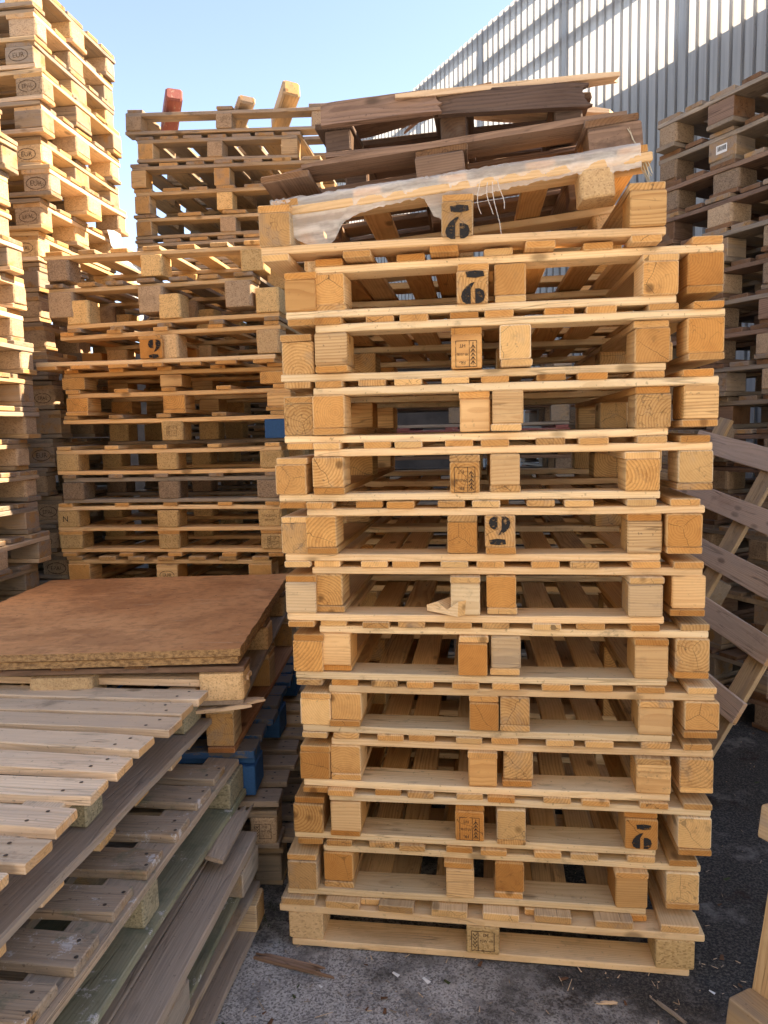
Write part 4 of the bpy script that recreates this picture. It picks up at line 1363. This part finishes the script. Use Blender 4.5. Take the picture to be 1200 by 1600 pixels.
d = fp('lowest pallet of the left foreground pile, pale slat ends over brown blocks', -0.672, 2.03, 0.003, 1.22, 1.0, 0.0, base='u', td=0.02, tc=0.018, bh=0.084, tb=0.02, decks=(0.045, 0.20, 0.36, 0.52, 0.68, 0.84, 0.955), dw=0.08, over=-0.05, dj=0.04,
       mats=dict(deck=[TAN, FAWN], cross=OLD, block=TAN, base=SILVER))
lz = link('loose_board', broken_board_mesh(0.30, 0.05, 0.018, SILVER, 17, 0.06))
lz.location = (-0.728, 1.95, 0.338)
lz.rotation_euler = (R_(14), R_(-1.5), R_(91))
tag(lz, 'broken grey board wedged between two pallets of the left foreground pile', 'board')
lz = link('loose_board', broken_board_mesh(0.22, 0.07, 0.011, FAWN, 23, 0.05))
lz.location = (-0.775, 2.11, 0.645)
lz.rotation_euler = (0, R_(-4), R_(6))
tag(lz, 'thin pale splintered tongue of wood under a chip block beside the rusty board', 'board')

# ================================================================= darker piles seen through the gaps
G_E = 'pallets of the hidden pile behind the front one'
re_ = random.Random(77)
for k in range(13):
    z = k * 0.149
    red = k == 9
    pallet(f'{"red-painted" if red else "dark weathered"} pallet in the pile hidden behind the front one, {nth(12 - k)}', G_E, (-0.12 + re_.uniform(-.03, .03), 4.75 + re_.uniform(-.03, .03), z), W=1.25, D=1.0, base='u',
           mats=dict(deck=RED, cross=RED, block=RED, base=RED) if red else dict(deck=[BROWN, GREY], cross=[GREY, BROWN], block=[CHIP_DARK, GREY], base=GREY), bh=0.09, bw=0.10, bd=0.10)
for k in range(12):
    z = k * 0.149
    pallet(f'dark pallet far behind the front pile beside the hidden one, {nth(11 - k)}', 'pallets of the farthest pile behind the front one', (0.98 + re_.uniform(-.03, .03), 6.1 + re_.uniform(-.03, .03), z), W=1.1, D=0.9, base='u', rz=0.3,
           mats=dict(deck=[BROWN, GREY], cross=[GREY, BROWN], block=[CHIP_DARK, GREY], base=GREY), bh=0.09, bw=0.10, bd=0.10)

V, F, mi = [], [], []  # unseen pale wall added behind the camera as a sunlight reflector
for (x, y) in ((-9, -5.0), (9, -5.0), (9, -5.3), (-9, -5.3)):
    V += [(x, y, 0.0), (x, y, 7.0)]
F = [(2, 0, 1, 3), (4, 2, 3, 5), (6, 4, 5, 7), (0, 6, 7, 1), (1, 7, 5, 3)]
refl = link('reflector', None)
tag(refl, 'pale rendered warehouse wall added behind the camera to bounce sunlight onto the piles', 'bounce wall')
link('wall', mesh('reflector_wall', V, F, [plain('cream_render', (0.74, 0.66, 0.55), 0.9, 0, 0.12, 1)]), refl)
for x in (-4.5, 1.5):  # shutters made up for the added reflecting wall
    V = [(x, -4.985, 0.02), (x + 3.2, -4.985, 0.02), (x + 3.2, -4.985, 3.6), (x, -4.985, 3.6), (x, -5.05, 0.02), (x + 3.2, -5.05, 0.02), (x + 3.2, -5.05, 3.6), (x, -5.05, 3.6)]
    link('added_shutter', mesh('added_shutter', V, [(1, 0, 3, 2), (0, 1, 5, 4), (1, 2, 6, 5), (2, 3, 7, 6), (3, 0, 4, 7)], [plain('added_shutter_paint', (0.35, 0.36, 0.37), 0.6, 0, 0.15, 3)]), refl)
V, F = [], []  # hidden dark wall, added so gaps in the piles look dark
for (x, y, z) in ((-6, 8.6, 0), (-0.25, 8.6, 0), (-0.25, 8.85, 0), (-6, 8.85, 0)):
    V += [(x, y, 0.0), (x, y, 2.5)]
F = [(0, 2, 3, 1), (2, 4, 5, 3), (4, 6, 7, 5), (6, 0, 1, 7), (1, 3, 5, 7)]
tag(link('dark_backdrop', mesh('dark_backdrop', V, F, [plain('backdrop_dark', (0.09, 0.07, 0.06), 0.9, 0, 0.4, 5)])), 'low dark wall added unseen far behind the piles to darken their gaps', 'wall')

# ================================================================= litter on the ground
lo = loose('wood_splinter', 'long brown splinter of wood lying on the bare concrete in front of the pine pile', 'splinter', 0.26, 0.022, 0.012, BROWN, (-0.525, 1.845, 0.008), (0.1, 0, R_(-14)), 31, 0.09, both=True)
lo = loose('wood_splinter', 'thin dark twig-like splinter on the black muck at the right of the pine pile', 'splinter', 0.12, 0.008, 0.006, OLD, (0.452, 1.79, 0.005), (0.1, 0, R_(-55)), 32, 0.03, both=True)
lo = loose('wood_splinter', 'short pale splinter on the black muck in front of the pine pile', 'splinter', 0.06, 0.008, 0.004, FAWN, (0.30, 1.80, 0.004), (0.1, 0, R_(-8)), 33, 0.02, both=True)
lo = loose('wood_offcut', 'small brown wood offcut lying on the ground at the lower right corner', 'offcut', 0.14, 0.09, 0.03, OLD, (0.615, 1.70, 0.016), (0, 0, R_(35)), 34, 0.05)


def litter():
    rnd = random.Random(44)
    V, F, mi = [], [], []
    mats = [FAWN, OLD, plain('dead_leaf', (0.16, 0.075, 0.04), 0.8), plain('green_weed', (0.055, 0.075, 0.03), 0.8), STICK]
    for k in range(800):
        x, y = rnd.uniform(-0.75, 1.9), rnd.uniform(1.25, 3.6)
        if rnd.random() < 0.5:
            y = rnd.uniform(1.4, 2.0)
        kind = rnd.choices((0, 1, 2, 3, 4), (30, 32, 9, 3, 1.5))[0]
        L = rnd.uniform(0.002, 0.010) if kind in (0, 1) else rnd.uniform(0.005, 0.012)
        if kind in (0, 1) and rnd.random() < 0.06:
            L *= 2.5
        w = rnd.uniform(0.0008, 0.0022) if kind in (0, 1) else L * 0.55
        a = rnd.uniform(0, math.pi)
        h = 0.001 + rnd.random() * 0.002
        c, s = math.cos(a), math.sin(a)
        o = len(V)
        lift = rnd.uniform(0, 0.35) * L
        for (px, py, pz) in ((-L, -w, 0), (L, -w * 0.6, lift), (L, w * 0.6, lift), (-L, w, 0)):
            V.append((x + c * px - s * py, y + s * px + c * py, h + pz))
        V.append((x, y, h + lift * 0.5 + 0.0012))
        F += [(o, o + 1, o + 4), (o + 1, o + 2, o + 4), (o + 2, o + 3, o + 4), (o + 3, o, o + 4)]
        mi += [kind] * 4
    # a small clump of weed by the pine pile
    for k in range(120):
        x, y = -0.64 + rnd.gauss(0, 0.045), 2.06 + rnd.gauss(0, 0.05)
        a, L = rnd.uniform(0, 6.28), rnd.uniform(0.008, 0.02)
        o = len(V)
        V += [(x, y, 0), (x + 0.002, y + 0.001, 0), (x + L * math.cos(a), y + L * math.sin(a), rnd.uniform(0.004, 0.014))]
        F.append((o, o + 1, o + 2))
        mi.append(3)
    tag(link('ground_litter', mesh('litter', V, F, mats, mi)), kind='stuff')


litter()
